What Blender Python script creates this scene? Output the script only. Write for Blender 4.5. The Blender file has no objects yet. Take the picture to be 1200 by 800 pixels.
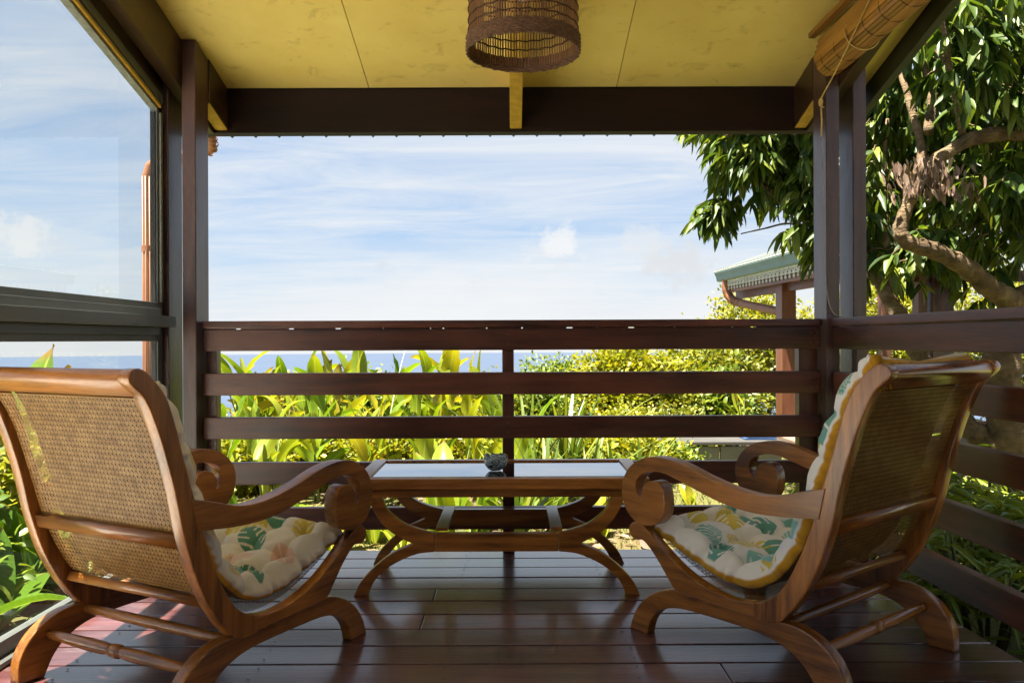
import bpy, bmesh, math, random
import numpy as np
from mathutils import Vector, Matrix
random.seed(7)
rng = np.random.default_rng(11)
R = math.radians
sc = bpy.context.scene
COL = sc.collection

# ------------------------------------------------------------------ camera
cam_d = bpy.data.cameras.new('camera')
cam = bpy.data.objects.new('camera', cam_d)
COL.objects.link(cam)
cam_d.sensor_width = 36.0
cam_d.lens = 940 / 1200 * 36
cam_d.shift_y = -2 / 1200
cam_d.clip_start = 0.05
cam_d.clip_end = 60000
cam.matrix_world = Matrix.Translation((0, 0, 0.97)) @ Matrix.Rotation(R(90), 4, 'X') @ Matrix.Rotation(-0.0041, 4, 'Z')
sc.camera = cam

# ------------------------------------------------------------------ light
SUN = Vector((-0.235, -0.13, 0.963)).normalized()     # direction towards the sun
sun_d = bpy.data.lights.new('sun', 'SUN')
sun_d.energy = 5.0
sun_d.angle = R(0.55)
sun_d.color = (1.0, 0.93, 0.82)
sun = bpy.data.objects.new('sun', sun_d)
COL.objects.link(sun)
sun.rotation_euler = SUN.to_track_quat('Z', 'Y').to_euler()
sun.location = (-6, -4, 12)

world = bpy.data.worlds.new('World')
sc.world = world
world.use_nodes = True
wn = world.node_tree.nodes
wl = world.node_tree.links
wn.clear()


def N(nt, typ, **kw):
    n = nt.nodes.new(typ)
    for k, v in kw.items():
        setattr(n, k, v)
    return n


def math_node(nt, op, a, b=None, c=None, clamp=False):
    n = N(nt, 'ShaderNodeMath', operation=op)
    n.use_clamp = clamp
    for i, v in enumerate((a, b, c)):
        if v is None:
            continue
        if isinstance(v, (int, float)):
            n.inputs[i].default_value = v
        else:
            nt.links.new(v, n.inputs[i])
    return n.outputs[0]


def mix_col(nt, fac, a, b, blend='MIX'):
    n = N(nt, 'ShaderNodeMix', data_type='RGBA', blend_type=blend)
    n.clamp_factor = True
    for i, v in ((0, fac), (6, a), (7, b)):
        if isinstance(v, (int, float)):
            n.inputs[i].default_value = v
        elif isinstance(v, (tuple, list)):
            n.inputs[i].default_value = tuple(v) + ((1,) if len(v) == 3 else ())
        else:
            nt.links.new(v, n.inputs[i])
    return n.outputs[2]


def ramp(nt, fac, stops, interp='LINEAR'):
    n = N(nt, 'ShaderNodeValToRGB')
    n.color_ramp.interpolation = interp
    el = n.color_ramp.elements
    while len(el) < len(stops):
        el.new(0.5)
    for e, (p, c) in zip(el, stops):
        e.position = p
        if isinstance(c, (int, float)):
            c = (c, c, c)
        e.color = tuple(c) + (1,)
    nt.links.new(fac, n.inputs[0])
    return n.outputs[0]


def noise(nt, vec, scale, detail=4, rough=0.55, dist=0.0):
    n = N(nt, 'ShaderNodeTexNoise')
    n.inputs['Scale'].default_value = scale
    n.inputs['Detail'].default_value = detail
    n.inputs['Roughness'].default_value = rough
    n.inputs['Distortion'].default_value = dist
    if vec is not None:
        nt.links.new(vec, n.inputs['Vector'])
    return n.outputs['Fac']


def mapping(nt, vec, scale=(1, 1, 1), rot=(0, 0, 0), loc=(0, 0, 0)):
    n = N(nt, 'ShaderNodeMapping')
    n.inputs['Scale'].default_value = scale
    n.inputs['Rotation'].default_value = rot
    n.inputs['Location'].default_value = loc
    nt.links.new(vec, n.inputs['Vector'])
    return n.outputs[0]


wt = world.node_tree
tc = N(wt, 'ShaderNodeTexCoord')
sep = N(wt, 'ShaderNodeSeparateXYZ')
wl.new(tc.outputs['Generated'], sep.inputs[0])
zc = math_node(wt, 'MAXIMUM', sep.outputs[2], 0.004)
comb = N(wt, 'ShaderNodeCombineXYZ')
wl.new(sep.outputs[0], comb.inputs[0]); wl.new(sep.outputs[1], comb.inputs[1]); wl.new(zc, comb.inputs[2])
sky = N(wt, 'ShaderNodeTexSky', sky_type='NISHITA')
sky.sun_disc = False
sky.sun_elevation = math.asin(SUN.z)
sky.sun_rotation = math.atan2(SUN.x, SUN.y)
sky.altitude = 800
sky.air_density = 1.0
sky.dust_density = 1.2
sky.ozone_density = 1.4
wl.new(comb.outputs[0], sky.inputs[0])
# cloud sheet: directions projected on a high flat layer
den = math_node(wt, 'ADD', zc, 0.10)
cu = math_node(wt, 'DIVIDE', sep.outputs[0], den)
cv = math_node(wt, 'DIVIDE', sep.outputs[1], den)
cvec = N(wt, 'ShaderNodeCombineXYZ')
wl.new(cu, cvec.inputs[0]); wl.new(cv, cvec.inputs[1])
m1 = mapping(wt, cvec.outputs[0], (0.55, 1.5, 1), (0, 0, R(24)))
n1 = noise(wt, m1, 1.6, 10, 0.66, 0.9)
m2 = mapping(wt, cvec.outputs[0], (0.35, 0.8, 1), (0, 0, R(30)), (3.1, 1.7, 0))
n2 = noise(wt, m2, 0.8, 5, 0.55, 0.2)
wisp = ramp(wt, math_node(wt, 'ADD', math_node(wt, 'MULTIPLY', n1, 0.6), math_node(wt, 'MULTIPLY', n2, 0.5)), [(0.44, 0.0), (0.70, 1.0)])
# pale bank low over the sea, uneven upper edge
m3 = mapping(wt, tc.outputs['Generated'], (1.6, 1.6, 5.0))
n3 = noise(wt, m3, 1.7, 7, 0.58)
elev = math_node(wt, 'ADD', zc, math_node(wt, 'MULTIPLY', math_node(wt, 'SUBTRACT', n3, 0.5), 0.22))
bank = ramp(wt, elev, [(0.02, 0.95), (0.065, 0.62), (0.15, 0.04)])
# small cumulus just above the bank
m4 = mapping(wt, tc.outputs['Generated'], (1, 1, 2.2), (0, 0, 0), (0.35, 0.0, 0.12))
n4 = noise(wt, m4, 9.0, 7, 0.55)
band = ramp(wt, zc, [(0.04, 0.0), (0.085, 1.0), (0.15, 0.85), (0.22, 0.0)])
cum = math_node(wt, 'MULTIPLY', ramp(wt, n4, [(0.60, 0.0), (0.66, 1.0)]), band)
grey = ramp(wt, noise(wt, mapping(wt, m4, (1, 1, 1), (0, 0, 0), (0.02, 0, -0.05)), 9.0, 6, 0.55), [(0.52, (0.86, 0.88, 0.91)), (0.68, (0.66, 0.69, 0.73))])
CW = 3.2
white = N(wt, 'ShaderNodeRGB'); white.outputs[0].default_value = (0.97 * CW, 0.985 * CW, 1.0 * CW, 1)
sky_l = mix_col(wt, 0.78, sky.outputs[0], (0.35 * CW, 0.51 * CW, 0.75 * CW))
c1 = mix_col(wt, math_node(wt, 'MULTIPLY', wisp, 0.8), sky_l, white.outputs[0])
c2 = mix_col(wt, bank, c1, white.outputs[0])
cumc = mix_col(wt, 1.0, white.outputs[0], grey, 'MULTIPLY')
c3 = mix_col(wt, math_node(wt, 'MULTIPLY', cum, 0.3), c2, cumc)
pn = noise(wt, tc.outputs['Generated'], 42.0, 6, 0.6)
nrm = N(wt, 'ShaderNodeVectorMath', operation='NORMALIZE'); wl.new(tc.outputs['Generated'], nrm.inputs[0])
for (px_, py_, pz_, ra, cc, st) in ((.055, 1, .122, .044, (1, 1, 1), .75), (.030, 1, .108, .030, (.93, .94, .95), .45), (.21, 1, .096, .060, (.80, .82, .85), .8), (.165, 1, .122, .045, (.88, .90, .92), .5), (-.62, 1, .13, .05, (.98, .98, .98), .8), (-.50, 1, .075, .06, (.86, .88, .91), .35), (-.40, 1, .082, .05, (.86, .88, .91), .35),
                                     (.52, 1, .14, .07, (.9, .9, .92), .8), (.9, -.4, .2, .12, (.95, .95, .96), .8), (-.9, -.3, .18, .13, (.9, .92, .94), .8), (.1, -1, .22, .15, (.95, .95, .96), .8)):
    sb2 = N(wt, 'ShaderNodeVectorMath', operation='SUBTRACT')
    wl.new(nrm.outputs[0], sb2.inputs[0]); sb2.inputs[1].default_value = Vector((px_, py_, pz_)).normalized()
    sq = mapping(wt, sb2.outputs[0], (1, 1, 1.9))
    ln = N(wt, 'ShaderNodeVectorMath', operation='LENGTH'); wl.new(sq, ln.inputs[0])
    dd = math_node(wt, 'ADD', math_node(wt, 'DIVIDE', ln.outputs['Value'], ra), math_node(wt, 'MULTIPLY', math_node(wt, 'SUBTRACT', pn, 0.5), -2.6))
    fa = ramp(wt, dd, [(0.30, st), (1.05, 0.0)], 'EASE')
    c3 = mix_col(wt, fa, c3, tuple(v * CW * 1.02 for v in cc))
bg = N(wt, 'ShaderNodeBackground')
bg.inputs['Strength'].default_value = 0.05
wl.new(c3, bg.inputs[0])
wo = N(wt, 'ShaderNodeOutputWorld')
wl.new(bg.outputs[0], wo.inputs[0])

sc.view_settings.view_transform = 'Standard'
sc.view_settings.look = 'None'
sc.view_settings.gamma = 1
sc.view_settings.use_curve_mapping = False
sc.view_settings.exposure = 2.55
try:
    sc.cycles.max_bounces = 10
    sc.cycles.diffuse_bounces = 5
    sc.cycles.transparent_max_bounces = 24
    sc.cycles.sample_clamp_indirect = 8
except Exception:
    pass

# ------------------------------------------------------------------ materials


def new_mat(name):
    m = bpy.data.materials.new(name)
    m.use_nodes = True
    nt = m.node_tree
    b = nt.nodes['Principled BSDF']
    return m, nt, b


def wood(name, dark, light, axis='x', rough=0.4, coat=0.0, fib=60.0, var=0.25, bump=0.15, wear=None, spec=0.5):
    m, nt, b = new_mat(name)
    tc = N(nt, 'ShaderNodeTexCoord')
    oi = N(nt, 'ShaderNodeObjectInfo')
    off = N(nt, 'ShaderNodeVectorMath', operation='SCALE')
    off.inputs[0].default_value = (13.0, 7.0, 9.0)
    nt.links.new(oi.outputs['Random'], off.inputs['Scale'])
    add = N(nt, 'ShaderNodeVectorMath', operation='ADD')
    nt.links.new(tc.outputs['Object'], add.inputs[0]); nt.links.new(off.outputs[0], add.inputs[1])
    s = {'x': (0.07, 1, 1), 'y': (1, 0.07, 1), 'z': (1, 1, 0.07)}[axis]
    mp = mapping(nt, add.outputs[0], s)
    warp = noise(nt, mapping(nt, add.outputs[0], tuple(v ** 0.6 for v in s)), 4.0, 2, 0.5)
    wv = N(nt, 'ShaderNodeVectorMath', operation='ADD')
    cx = N(nt, 'ShaderNodeCombineXYZ')
    w2 = math_node(nt, 'MULTIPLY', warp, 0.10)
    for i in range(3):
        nt.links.new(w2, cx.inputs[i])
    nt.links.new(mp, wv.inputs[0]); nt.links.new(cx.outputs[0], wv.inputs[1])
    g = noise(nt, wv.outputs[0], fib * 0.45, 4, 0.62)
    f = noise(nt, wv.outputs[0], fib * 3.2, 3, 0.7)
    big = noise(nt, add.outputs[0], 2.3, 3, 0.5)
    t = math_node(nt, 'ADD', math_node(nt, 'MULTIPLY', g, 0.75), math_node(nt, 'MULTIPLY', f, 0.3))
    t = math_node(nt, 'ADD', t, math_node(nt, 'MULTIPLY', math_node(nt, 'SUBTRACT', big, 0.5), 0.55))
    colr = ramp(nt, t, [(0.33, dark), (0.72, light)])
    hsv = N(nt, 'ShaderNodeHueSaturation')
    val = math_node(nt, 'ADD', 1 - var / 2, math_node(nt, 'MULTIPLY', oi.outputs['Random'], var))
    nt.links.new(val, hsv.inputs['Value']); nt.links.new(colr, hsv.inputs['Color'])
    out = hsv.outputs[0]
    # darker knots, sparse
    vo = N(nt, 'ShaderNodeTexVoronoi', feature='F1')
    vo.inputs['Scale'].default_value = 2.6
    km = mapping(nt, add.outputs[0], {'x': (0.45, 1, 1), 'y': (1, 0.45, 1), 'z': (1, 1, 0.45)}[axis])
    nt.links.new(km, vo.inputs['Vector'])
    kn = ramp(nt, math_node(nt, 'ADD', vo.outputs['Distance'], math_node(nt, 'MULTIPLY', math_node(nt, 'SUBTRACT', g, 0.5), 0.10)), [(0.03, 0.55), (0.075, 0.0)])
    out = mix_col(nt, kn, out, tuple(v * 0.35 for v in dark))
    rr = math_node(nt, 'ADD', rough - 0.10, math_node(nt, 'MULTIPLY', big, 0.2))
    if wear:
        wn_ = noise(nt, mapping(nt, add.outputs[0], tuple(v ** 0.5 for v in s)), 9.0, 7, 0.7)
        wf = ramp(nt, wn_, [(0.56, 0.0), (0.70, 0.75)])
        out = mix_col(nt, wf, out, wear)
        rr = math_node(nt, 'ADD', rr, math_node(nt, 'MULTIPLY', wf, 0.22))
    nt.links.new(out, b.inputs['Base Color'])
    nt.links.new(rr, b.inputs['Roughness'])
    b.inputs['Specular IOR Level'].default_value = spec
    b.inputs['Coat Weight'].default_value = coat
    b.inputs['Coat Roughness'].default_value = 0.2
    bp = N(nt, 'ShaderNodeBump')
    bp.inputs['Strength'].default_value = bump
    bp.inputs['Distance'].default_value = 0.004
    nt.links.new(math_node(nt, 'ADD', f, math_node(nt, 'MULTIPLY', g, 0.8)), bp.inputs['Height'])
    nt.links.new(bp.outputs[0], b.inputs['Normal'])
    return m


def plain(name, col, rough=0.5, var=0.12, scale=6.0, metallic=0.0, bump=0.0, spec=0.5, dark=None, detail=6):
    m, nt, b = new_mat(name)
    tc = N(nt, 'ShaderNodeTexCoord')
    n = noise(nt, tc.outputs['Object'], scale, detail, 0.62)
    d = dark or tuple(c * (1 - 2 * var) for c in col)
    c = ramp(nt, n, [(0.34, d), (0.62, col)])
    nt.links.new(c, b.inputs['Base Color'])
    nt.links.new(math_node(nt, 'ADD', rough - 0.07, math_node(nt, 'MULTIPLY', n, 0.14)), b.inputs['Roughness'])
    b.inputs['Metallic'].default_value = metallic
    b.inputs['Specular IOR Level'].default_value = spec
    if bump:
        bp = N(nt, 'ShaderNodeBump')
        bp.inputs['Strength'].default_value = bump
        bp.inputs['Distance'].default_value = 0.004
        nt.links.new(noise(nt, tc.outputs['Object'], scale * 8, 4, 0.6), bp.inputs['Height'])
        nt.links.new(bp.outputs[0], b.inputs['Normal'])
    return m


def leaf_mat(name, cols, trans=0.35, rough=0.38, attr=True, spec=0.5):
    """cols: list of linear colours mixed over the per-leaf random value."""
    m, nt, b = new_mat(name)
    if attr:
        at = N(nt, 'ShaderNodeAttribute', attribute_name='rnd')
        rv = at.outputs['Fac']
    else:
        oi = N(nt, 'ShaderNodeObjectInfo')
        rv = oi.outputs['Random']
    tc = N(nt, 'ShaderNodeTexCoord')
    n = noise(nt, tc.outputs['Object'], 3.0, 5, 0.6)
    t = math_node(nt, 'ADD', math_node(nt, 'MULTIPLY', rv, 0.8), math_node(nt, 'MULTIPLY', math_node(nt, 'SUBTRACT', n, 0.4), 0.5), clamp=True)
    k = len(cols)
    c = ramp(nt, t, [(i / max(1, k - 1), q) for i, q in enumerate(cols)])
    if not attr:
        rb = N(nt, 'ShaderNodeAttribute', attribute_name='rib')
        al = N(nt, 'ShaderNodeAttribute', attribute_name='along')
        c = mix_col(nt, ramp(nt, rb.outputs['Fac'], [(0.78, 0.0), (0.92, 0.6)]), c, (0.42, 0.46, 0.10))
        vein = N(nt, 'ShaderNodeMath', operation='SINE')
        nt.links.new(math_node(nt, 'MULTIPLY', math_node(nt, 'ADD', al.outputs['Fac'], math_node(nt, 'MULTIPLY', rb.outputs['Fac'], -0.12)), 190.0), vein.inputs[0])
        c = mix_col(nt, math_node(nt, 'MULTIPLY', math_node(nt, 'ADD', vein.outputs[0], 1.0), 0.10), c, tuple(v * 0.5 for v in cols[0]))
        tipf = math_node(nt, 'ADD', al.outputs['Fac'], math_node(nt, 'MULTIPLY', math_node(nt, 'SUBTRACT', rv, 0.6), 0.16))
        c = mix_col(nt, ramp(nt, tipf, [(0.93, 0.0), (0.985, 0.85)]), c, (0.22, 0.12, 0.03))
    nt.links.new(c, b.inputs['Base Color'])
    b.inputs['Roughness'].default_value = rough
    b.inputs['Specular IOR Level'].default_value = spec
    tr = N(nt, 'ShaderNodeBsdfTranslucent')
    tcx = mix_col(nt, 1.0, c, (1.25, 1.2, 0.5), 'MULTIPLY')
    nt.links.new(tcx, tr.inputs['Color'])
    mx = N(nt, 'ShaderNodeMixShader')
    mx.inputs[0].default_value = trans
    nt.links.new(b.outputs[0], mx.inputs[1]); nt.links.new(tr.outputs[0], mx.inputs[2])
    nt.links.new(mx.outputs[0], nt.nodes['Material Output'].inputs[0])
    return m


M = {}
M['deck'] = wood('deck_wood', (0.062, 0.019, 0.019), (0.20, 0.072, 0.066), 'x', 0.32, 1.0, 50, 0.7, 0.4, wear=(0.20, 0.13, 0.12))
bd_ = M['deck'].node_tree.nodes['Principled BSDF']
bd_.inputs['Coat IOR'].default_value = 1.75
bd_.inputs['Coat Roughness'].default_value = 0.17
for a in 'xyz':
    M['dark_' + a] = wood('stained_timber_' + a, (0.026, 0.0075, 0.0045), (0.150, 0.042, 0.020), a, 0.38, 0.15, 46, 0.4, 0.2, wear=(0.145, 0.055, 0.034))
    M['teak_' + a] = wood('teak_' + a, (0.10, 0.029, 0.0045), (0.52, 0.200, 0.034), a, 0.32, 0.45, 60, 0.22, 0.10)
M['post'] = wood('post_timber', (0.035, 0.016, 0.014), (0.10, 0.050, 0.042), 'z', 0.38, 0.15, 46, 0.2, 0.3, wear=(0.125, 0.072, 0.055))
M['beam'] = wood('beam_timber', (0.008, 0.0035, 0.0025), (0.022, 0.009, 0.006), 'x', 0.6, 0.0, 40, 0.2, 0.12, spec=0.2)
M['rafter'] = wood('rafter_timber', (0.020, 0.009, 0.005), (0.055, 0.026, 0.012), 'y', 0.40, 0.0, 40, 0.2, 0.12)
M['yellow_rafter'] = plain('yellow_painted_rafter', (0.56, 0.33, 0.035), 0.6, 0.16, 22.0, bump=0.2)
M['fascia'] = plain('grey_green_fascia', (0.034, 0.040, 0.036), 0.55, 0.15, 5.0)
M['dark_gap'] = plain('dark_joint', (0.02, 0.015, 0.01), 0.9)


def ceiling_mat():
    m, nt, b = new_mat('yellow_ceiling_board')
    tc = N(nt, 'ShaderNodeTexCoord')
    oi = N(nt, 'ShaderNodeObjectInfo')
    n = noise(nt, tc.outputs['Object'], 2.2, 6, 0.6)
    c = ramp(nt, n, [(0.3, (0.72, 0.54, 0.14)), (0.7, (0.84, 0.67, 0.21))])
    n2 = noise(nt, mapping(nt, tc.outputs['Object'], (1, 1.6, 1)), 7.0, 8, 0.72, 0.6)
    st = ramp(nt, n2, [(0.56, 0.0), (0.76, 0.6)])
    c = mix_col(nt, st, c, (0.20, 0.12, 0.02))
    n3 = noise(nt, tc.outputs['Object'], 60.0, 3, 0.6)
    sp = ramp(nt, n3, [(0.72, 0.0), (0.76, 0.55)])
    c = mix_col(nt, sp, c, (0.12, 0.07, 0.01))
    nt.links.new(c, b.inputs['Base Color'])
    b.inputs['Roughness'].default_value = 0.62
    return m


M['ceiling'] = ceiling_mat()
M['alu'] = plain('grey_window_aluminium', (0.105, 0.110, 0.100), 0.42, 0.08, 8.0, spec=0.6)
M['alu_dusty'] = plain('dusty_window_aluminium', (0.21, 0.22, 0.20), 0.5, 0.2, 60.0)
M['steel_dark'] = plain('rubber_seal', (0.012, 0.012, 0.012), 0.5)


def glass_mat(name, tint, mult=1.0, ior=1.45):
    m, nt, b = new_mat(name)
    nt.nodes.remove(b)
    tr = N(nt, 'ShaderNodeBsdfTransparent'); tr.inputs[0].default_value = tint + (1,)
    gl = N(nt, 'ShaderNodeBsdfGlossy'); gl.inputs['Roughness'].default_value = 0.01
    fr = N(nt, 'ShaderNodeFresnel'); fr.inputs['IOR'].default_value = ior
    mx = N(nt, 'ShaderNodeMixShader')
    ge = N(nt, 'ShaderNodeNewGeometry')
    f = math_node(nt, 'MULTIPLY', math_node(nt, 'MULTIPLY', fr.outputs[0], mult), math_node(nt, 'SUBTRACT', 1.0, ge.outputs['Backfacing']))
    nt.links.new(f, mx.inputs[0]); nt.links.new(tr.outputs[0], mx.inputs[1]); nt.links.new(gl.outputs[0], mx.inputs[2])
    nt.links.new(mx.outputs[0], nt.nodes['Material Output'].inputs[0])
    return m


M['glass'] = glass_mat('window_glass', (0.955, 0.97, 0.965), 0.9)


def cane_mat():
    m, nt, b = new_mat('woven_cane')
    tc = N(nt, 'ShaderNodeTexCoord')
    n = noise(nt, tc.outputs['Object'], 35.0, 4, 0.6)
    c = ramp(nt, n, [(0.3, (0.26, 0.13, 0.03)), (0.7, (0.52, 0.30, 0.085))])
    nt.links.new(c, b.inputs['Base Color'])
    b.inputs['Roughness'].default_value = 0.4
    tr = N(nt, 'ShaderNodeBsdfTranslucent'); nt.links.new(c, tr.inputs[0])
    mx = N(nt, 'ShaderNodeMixShader'); mx.inputs[0].default_value = 0.2
    nt.links.new(b.outputs[0], mx.inputs[1]); nt.links.new(tr.outputs[0], mx.inputs[2])
    nt.links.new(mx.outputs[0], nt.nodes['Material Output'].inputs[0])
    return m


M['cane'] = cane_mat()


def cloth_mat():
    m, nt, b = new_mat('printed_cotton')
    at = N(nt, 'ShaderNodeAttribute', attribute_name='print')
    tc = N(nt, 'ShaderNodeTexCoord')
    w1 = noise(nt, mapping(nt, tc.outputs['Object'], (500, 500, 500)), 1.0, 2, 0.5)
    c = mix_col(nt, 0.10, at.outputs['Color'], w1, 'OVERLAY')
    nt.links.new(c, b.inputs['Base Color'])
    b.inputs['Roughness'].default_value = 0.9
    b.inputs['Sheen Weight'].default_value = 0.15
    b.inputs['Specular IOR Level'].default_value = 0.2
    wr = noise(nt, tc.outputs['Object'], 26.0, 4, 0.6, 0.8)
    bp = N(nt, 'ShaderNodeBump'); bp.inputs['Strength'].default_value = 0.55; bp.inputs['Distance'].default_value = 0.006
    nt.links.new(math_node(nt, 'ADD', wr, math_node(nt, 'MULTIPLY', w1, 0.02)), bp.inputs['Height'])
    nt.links.new(bp.outputs[0], b.inputs['Normal'])
    return m


M['cloth'] = cloth_mat()
M['mustard'] = plain('mustard_cotton', (0.52, 0.27, 0.02), 0.9, 0.12, 30.0, spec=0.2, bump=0.3)

# ------------------------------------------------------------------ mesh helpers


def tag(o, label=None, cat=None, group=None, kind=None):
    if label: o['label'] = label
    if cat: o['category'] = cat
    if group: o['group'] = group
    if kind: o['kind'] = kind
    return o


def empty(name, loc=(0, 0, 0), rz=0.0):
    o = bpy.data.objects.new(name, None)
    o.empty_display_size = 0.1
    COL.objects.link(o)
    o.location = loc
    o.rotation_euler = (0, 0, rz)
    return o


def link(name, me, mat, parent=None, loc=(0, 0, 0), rot=(0, 0, 0)):
    o = bpy.data.objects.new(name, me)
    COL.objects.link(o)
    if mat is not None and not me.materials:
        for mm in (mat if isinstance(mat, (list, tuple)) else [mat]):
            me.materials.append(mm)
    o.parent = parent
    o.location = loc
    o.rotation_euler = rot
    return o


def mesh_from(name, v, f, smooth=False):
    me = bpy.data.meshes.new(name)
    me.from_pydata([tuple(p) for p in v], [], [tuple(q) for q in f])
    if smooth:
        me.polygons.foreach_set('use_smooth', [True] * len(me.polygons))
    me.update()
    return me


def np_mesh(name, v, quads=None, tris=None, smooth=False):
    me = bpy.data.meshes.new(name)
    v = np.asarray(v, dtype=np.float32)
    loops, tot = [], []
    if quads is not None and len(quads):
        loops.append(np.asarray(quads, np.int32).ravel()); tot.append(np.full(len(quads), 4, np.int32))
    if tris is not None and len(tris):
        loops.append(np.asarray(tris, np.int32).ravel()); tot.append(np.full(len(tris), 3, np.int32))
    loops = np.concatenate(loops); tot = np.concatenate(tot)
    me.vertices.add(len(v)); me.vertices.foreach_set('co', v.ravel())
    me.loops.add(len(loops)); me.loops.foreach_set('vertex_index', loops)
    me.polygons.add(len(tot))
    st = np.concatenate([[0], np.cumsum(tot)[:-1]]).astype(np.int32)
    me.polygons.foreach_set('loop_start', st)
    me.polygons.foreach_set('loop_total', tot)
    if smooth:
        me.polygons.foreach_set('use_smooth', np.ones(len(tot), bool))
    me.update(calc_edges=True)
    me.validate()
    return me


def box_mesh(name, sx, sy, sz, bev=0.004, seg=2):
    bm = bmesh.new()
    bmesh.ops.create_cube(bm, size=1.0)
    bmesh.ops.scale(bm, vec=(sx, sy, sz), verts=bm.verts)
    if bev:
        bmesh.ops.bevel(bm, geom=list(bm.edges), offset=bev, segments=seg, profile=0.6, affect='EDGES')
    me = bpy.data.meshes.new(name)
    bm.to_mesh(me); bm.free()
    return me


def box(name, x, y, z, mat, parent=None, bev=0.004, rot=(0, 0, 0)):
    me = box_mesh(name, x[1] - x[0], y[1] - y[0], z[1] - z[0], bev)
    return link(name, me, mat, parent, ((x[0] + x[1]) / 2, (y[0] + y[1]) / 2, (z[0] + z[1]) / 2), rot)


def hexa(name, corners, mat, parent=None, bev=0.004):
    """8 corners: bottom 4 (ccw), top 4."""
    bm = bmesh.new()
    c = sum((Vector(p) for p in corners), Vector()) / 8
    vs = [bm.verts.new(Vector(p) - c) for p in corners]
    for q in ((3, 2, 1, 0), (4, 5, 6, 7), (0, 1, 5, 4), (1, 2, 6, 5), (2, 3, 7, 6), (3, 0, 4, 7)):
        bm.faces.new([vs[i] for i in q])
    bmesh.ops.recalc_face_normals(bm, faces=bm.faces)
    if bev:
        bmesh.ops.bevel(bm, geom=list(bm.edges), offset=bev, segments=2, profile=0.6, affect='EDGES')
    me = bpy.data.meshes.new(name); bm.to_mesh(me); bm.free()
    return link(name, me, mat, parent, c)


def catmull(pts, sharp=(), n=5, closed=True):
    P = [Vector(p) for p in pts]
    k = len(P)
    out = []
    rngk = range(k) if closed else range(k - 1)
    for i in rngk:
        p1, p2 = P[i], P[(i + 1) % k]
        p0 = P[(i - 1) % k] if (closed or i > 0) else p1
        p3 = P[(i + 2) % k] if (closed or i + 2 < k) else p2
        if i in sharp: p0 = p1 - (p2 - p1) * 0.5
        if (i + 1) % k in sharp: p3 = p2 + (p2 - p1) * 0.5
        for j in range(n):
            t = j / n
            out.append(0.5 * ((2 * p1) + (p2 - p0) * t + (2 * p0 - 5 * p1 + 4 * p2 - p3) * t * t + (3 * p1 - p0 - 3 * p2 + p3) * t ** 3))
    if not closed:
        out.append(P[-1])
    return out


def extrude_profile(name, pts, v0, v1, bev=0.004):
    """pts in the (y, z) plane, extruded in x from v0 to v1."""
    bm = bmesh.new()
    a = [bm.verts.new((v0, p[0], p[1])) for p in pts]
    f = bm.faces.new(a)
    r = bmesh.ops.extrude_face_region(bm, geom=[f])
    vs = [g for g in r['geom'] if isinstance(g, bmesh.types.BMVert)]
    bmesh.ops.translate(bm, vec=(v1 - v0, 0, 0), verts=vs)
    bmesh.ops.recalc_face_normals(bm, faces=bm.faces)
    big = [q for q in bm.faces if len(q.verts) > 4]
    if bev:
        ed = set()
        for q in big:
            ed.update(q.edges)
        bmesh.ops.bevel(bm, geom=list(ed), offset=bev, segments=2, profile=0.6, affect='EDGES', clamp_overlap=True)
    for q in bm.faces:
        q.smooth = abs(q.normal.x) < 0.95
    me = bpy.data.meshes.new(name); bm.to_mesh(me); bm.free()
    return me


def tube_arrays(path, rad, n=10, cap=True):
    P = [Vector(p) for p in path]
    k = len(P)
    if not hasattr(rad, '__len__'): rad = [rad] * k
    V, F = [], []
    up = None
    for i in range(k):
        d = (P[min(i + 1, k - 1)] - P[max(i - 1, 0)]).normalized()
        if up is None:
            up = Vector((0, 0, 1)) if abs(d.z) < 0.9 else Vector((1, 0, 0))
        a = d.cross(up).normalized()
        up = a.cross(d).normalized()
        for j in range(n):
            t = 2 * math.pi * j / n
            V.append(P[i] + (a * math.cos(t) + up * math.sin(t)) * rad[i])
    for i in range(k - 1):
        for j in range(n):
            F.append((i * n + j, i * n + (j + 1) % n, (i + 1) * n + (j + 1) % n, (i + 1) * n + j))
    if cap:
        F.append(tuple(range(n - 1, -1, -1)))
        F.append(tuple((k - 1) * n + j for j in range(n)))
    return V, F


def tube(name, path, rad, mat, parent=None, n=10, smooth=True):
    V, F = tube_arrays(path, rad, n)
    me = mesh_from(name, V, F, smooth)
    return link(name, me, mat, parent)


class Acc:
    """collects vertices and faces of many small pieces of ONE part"""
    def __init__(s): s.v = []; s.f = []
    def add(s, V, F):
        o = len(s.v); s.v += [tuple(p) for p in V]; s.f += [tuple(i + o for i in q) for q in F]
    def box(s, c, sx, sy, sz, rot=None):
        V = []
        for dx, dy, dz in ((-1, -1, -1), (1, -1, -1), (1, 1, -1), (-1, 1, -1), (-1, -1, 1), (1, -1, 1), (1, 1, 1), (-1, 1, 1)):
            p = Vector((dx * sx / 2, dy * sy / 2, dz * sz / 2))
            if rot is not None: p = rot @ p
            V.append(p + Vector(c))
        s.add(V, ((3, 2, 1, 0), (4, 5, 6, 7), (0, 1, 5, 4), (1, 2, 6, 5), (2, 3, 7, 6), (3, 0, 4, 7)))
    def build(s, name, mat, parent=None, smooth=False, loc=(0, 0, 0), rot=(0, 0, 0)):
        return link(name, mesh_from(name, s.v, s.f, smooth), mat, parent, loc, rot)


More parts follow.
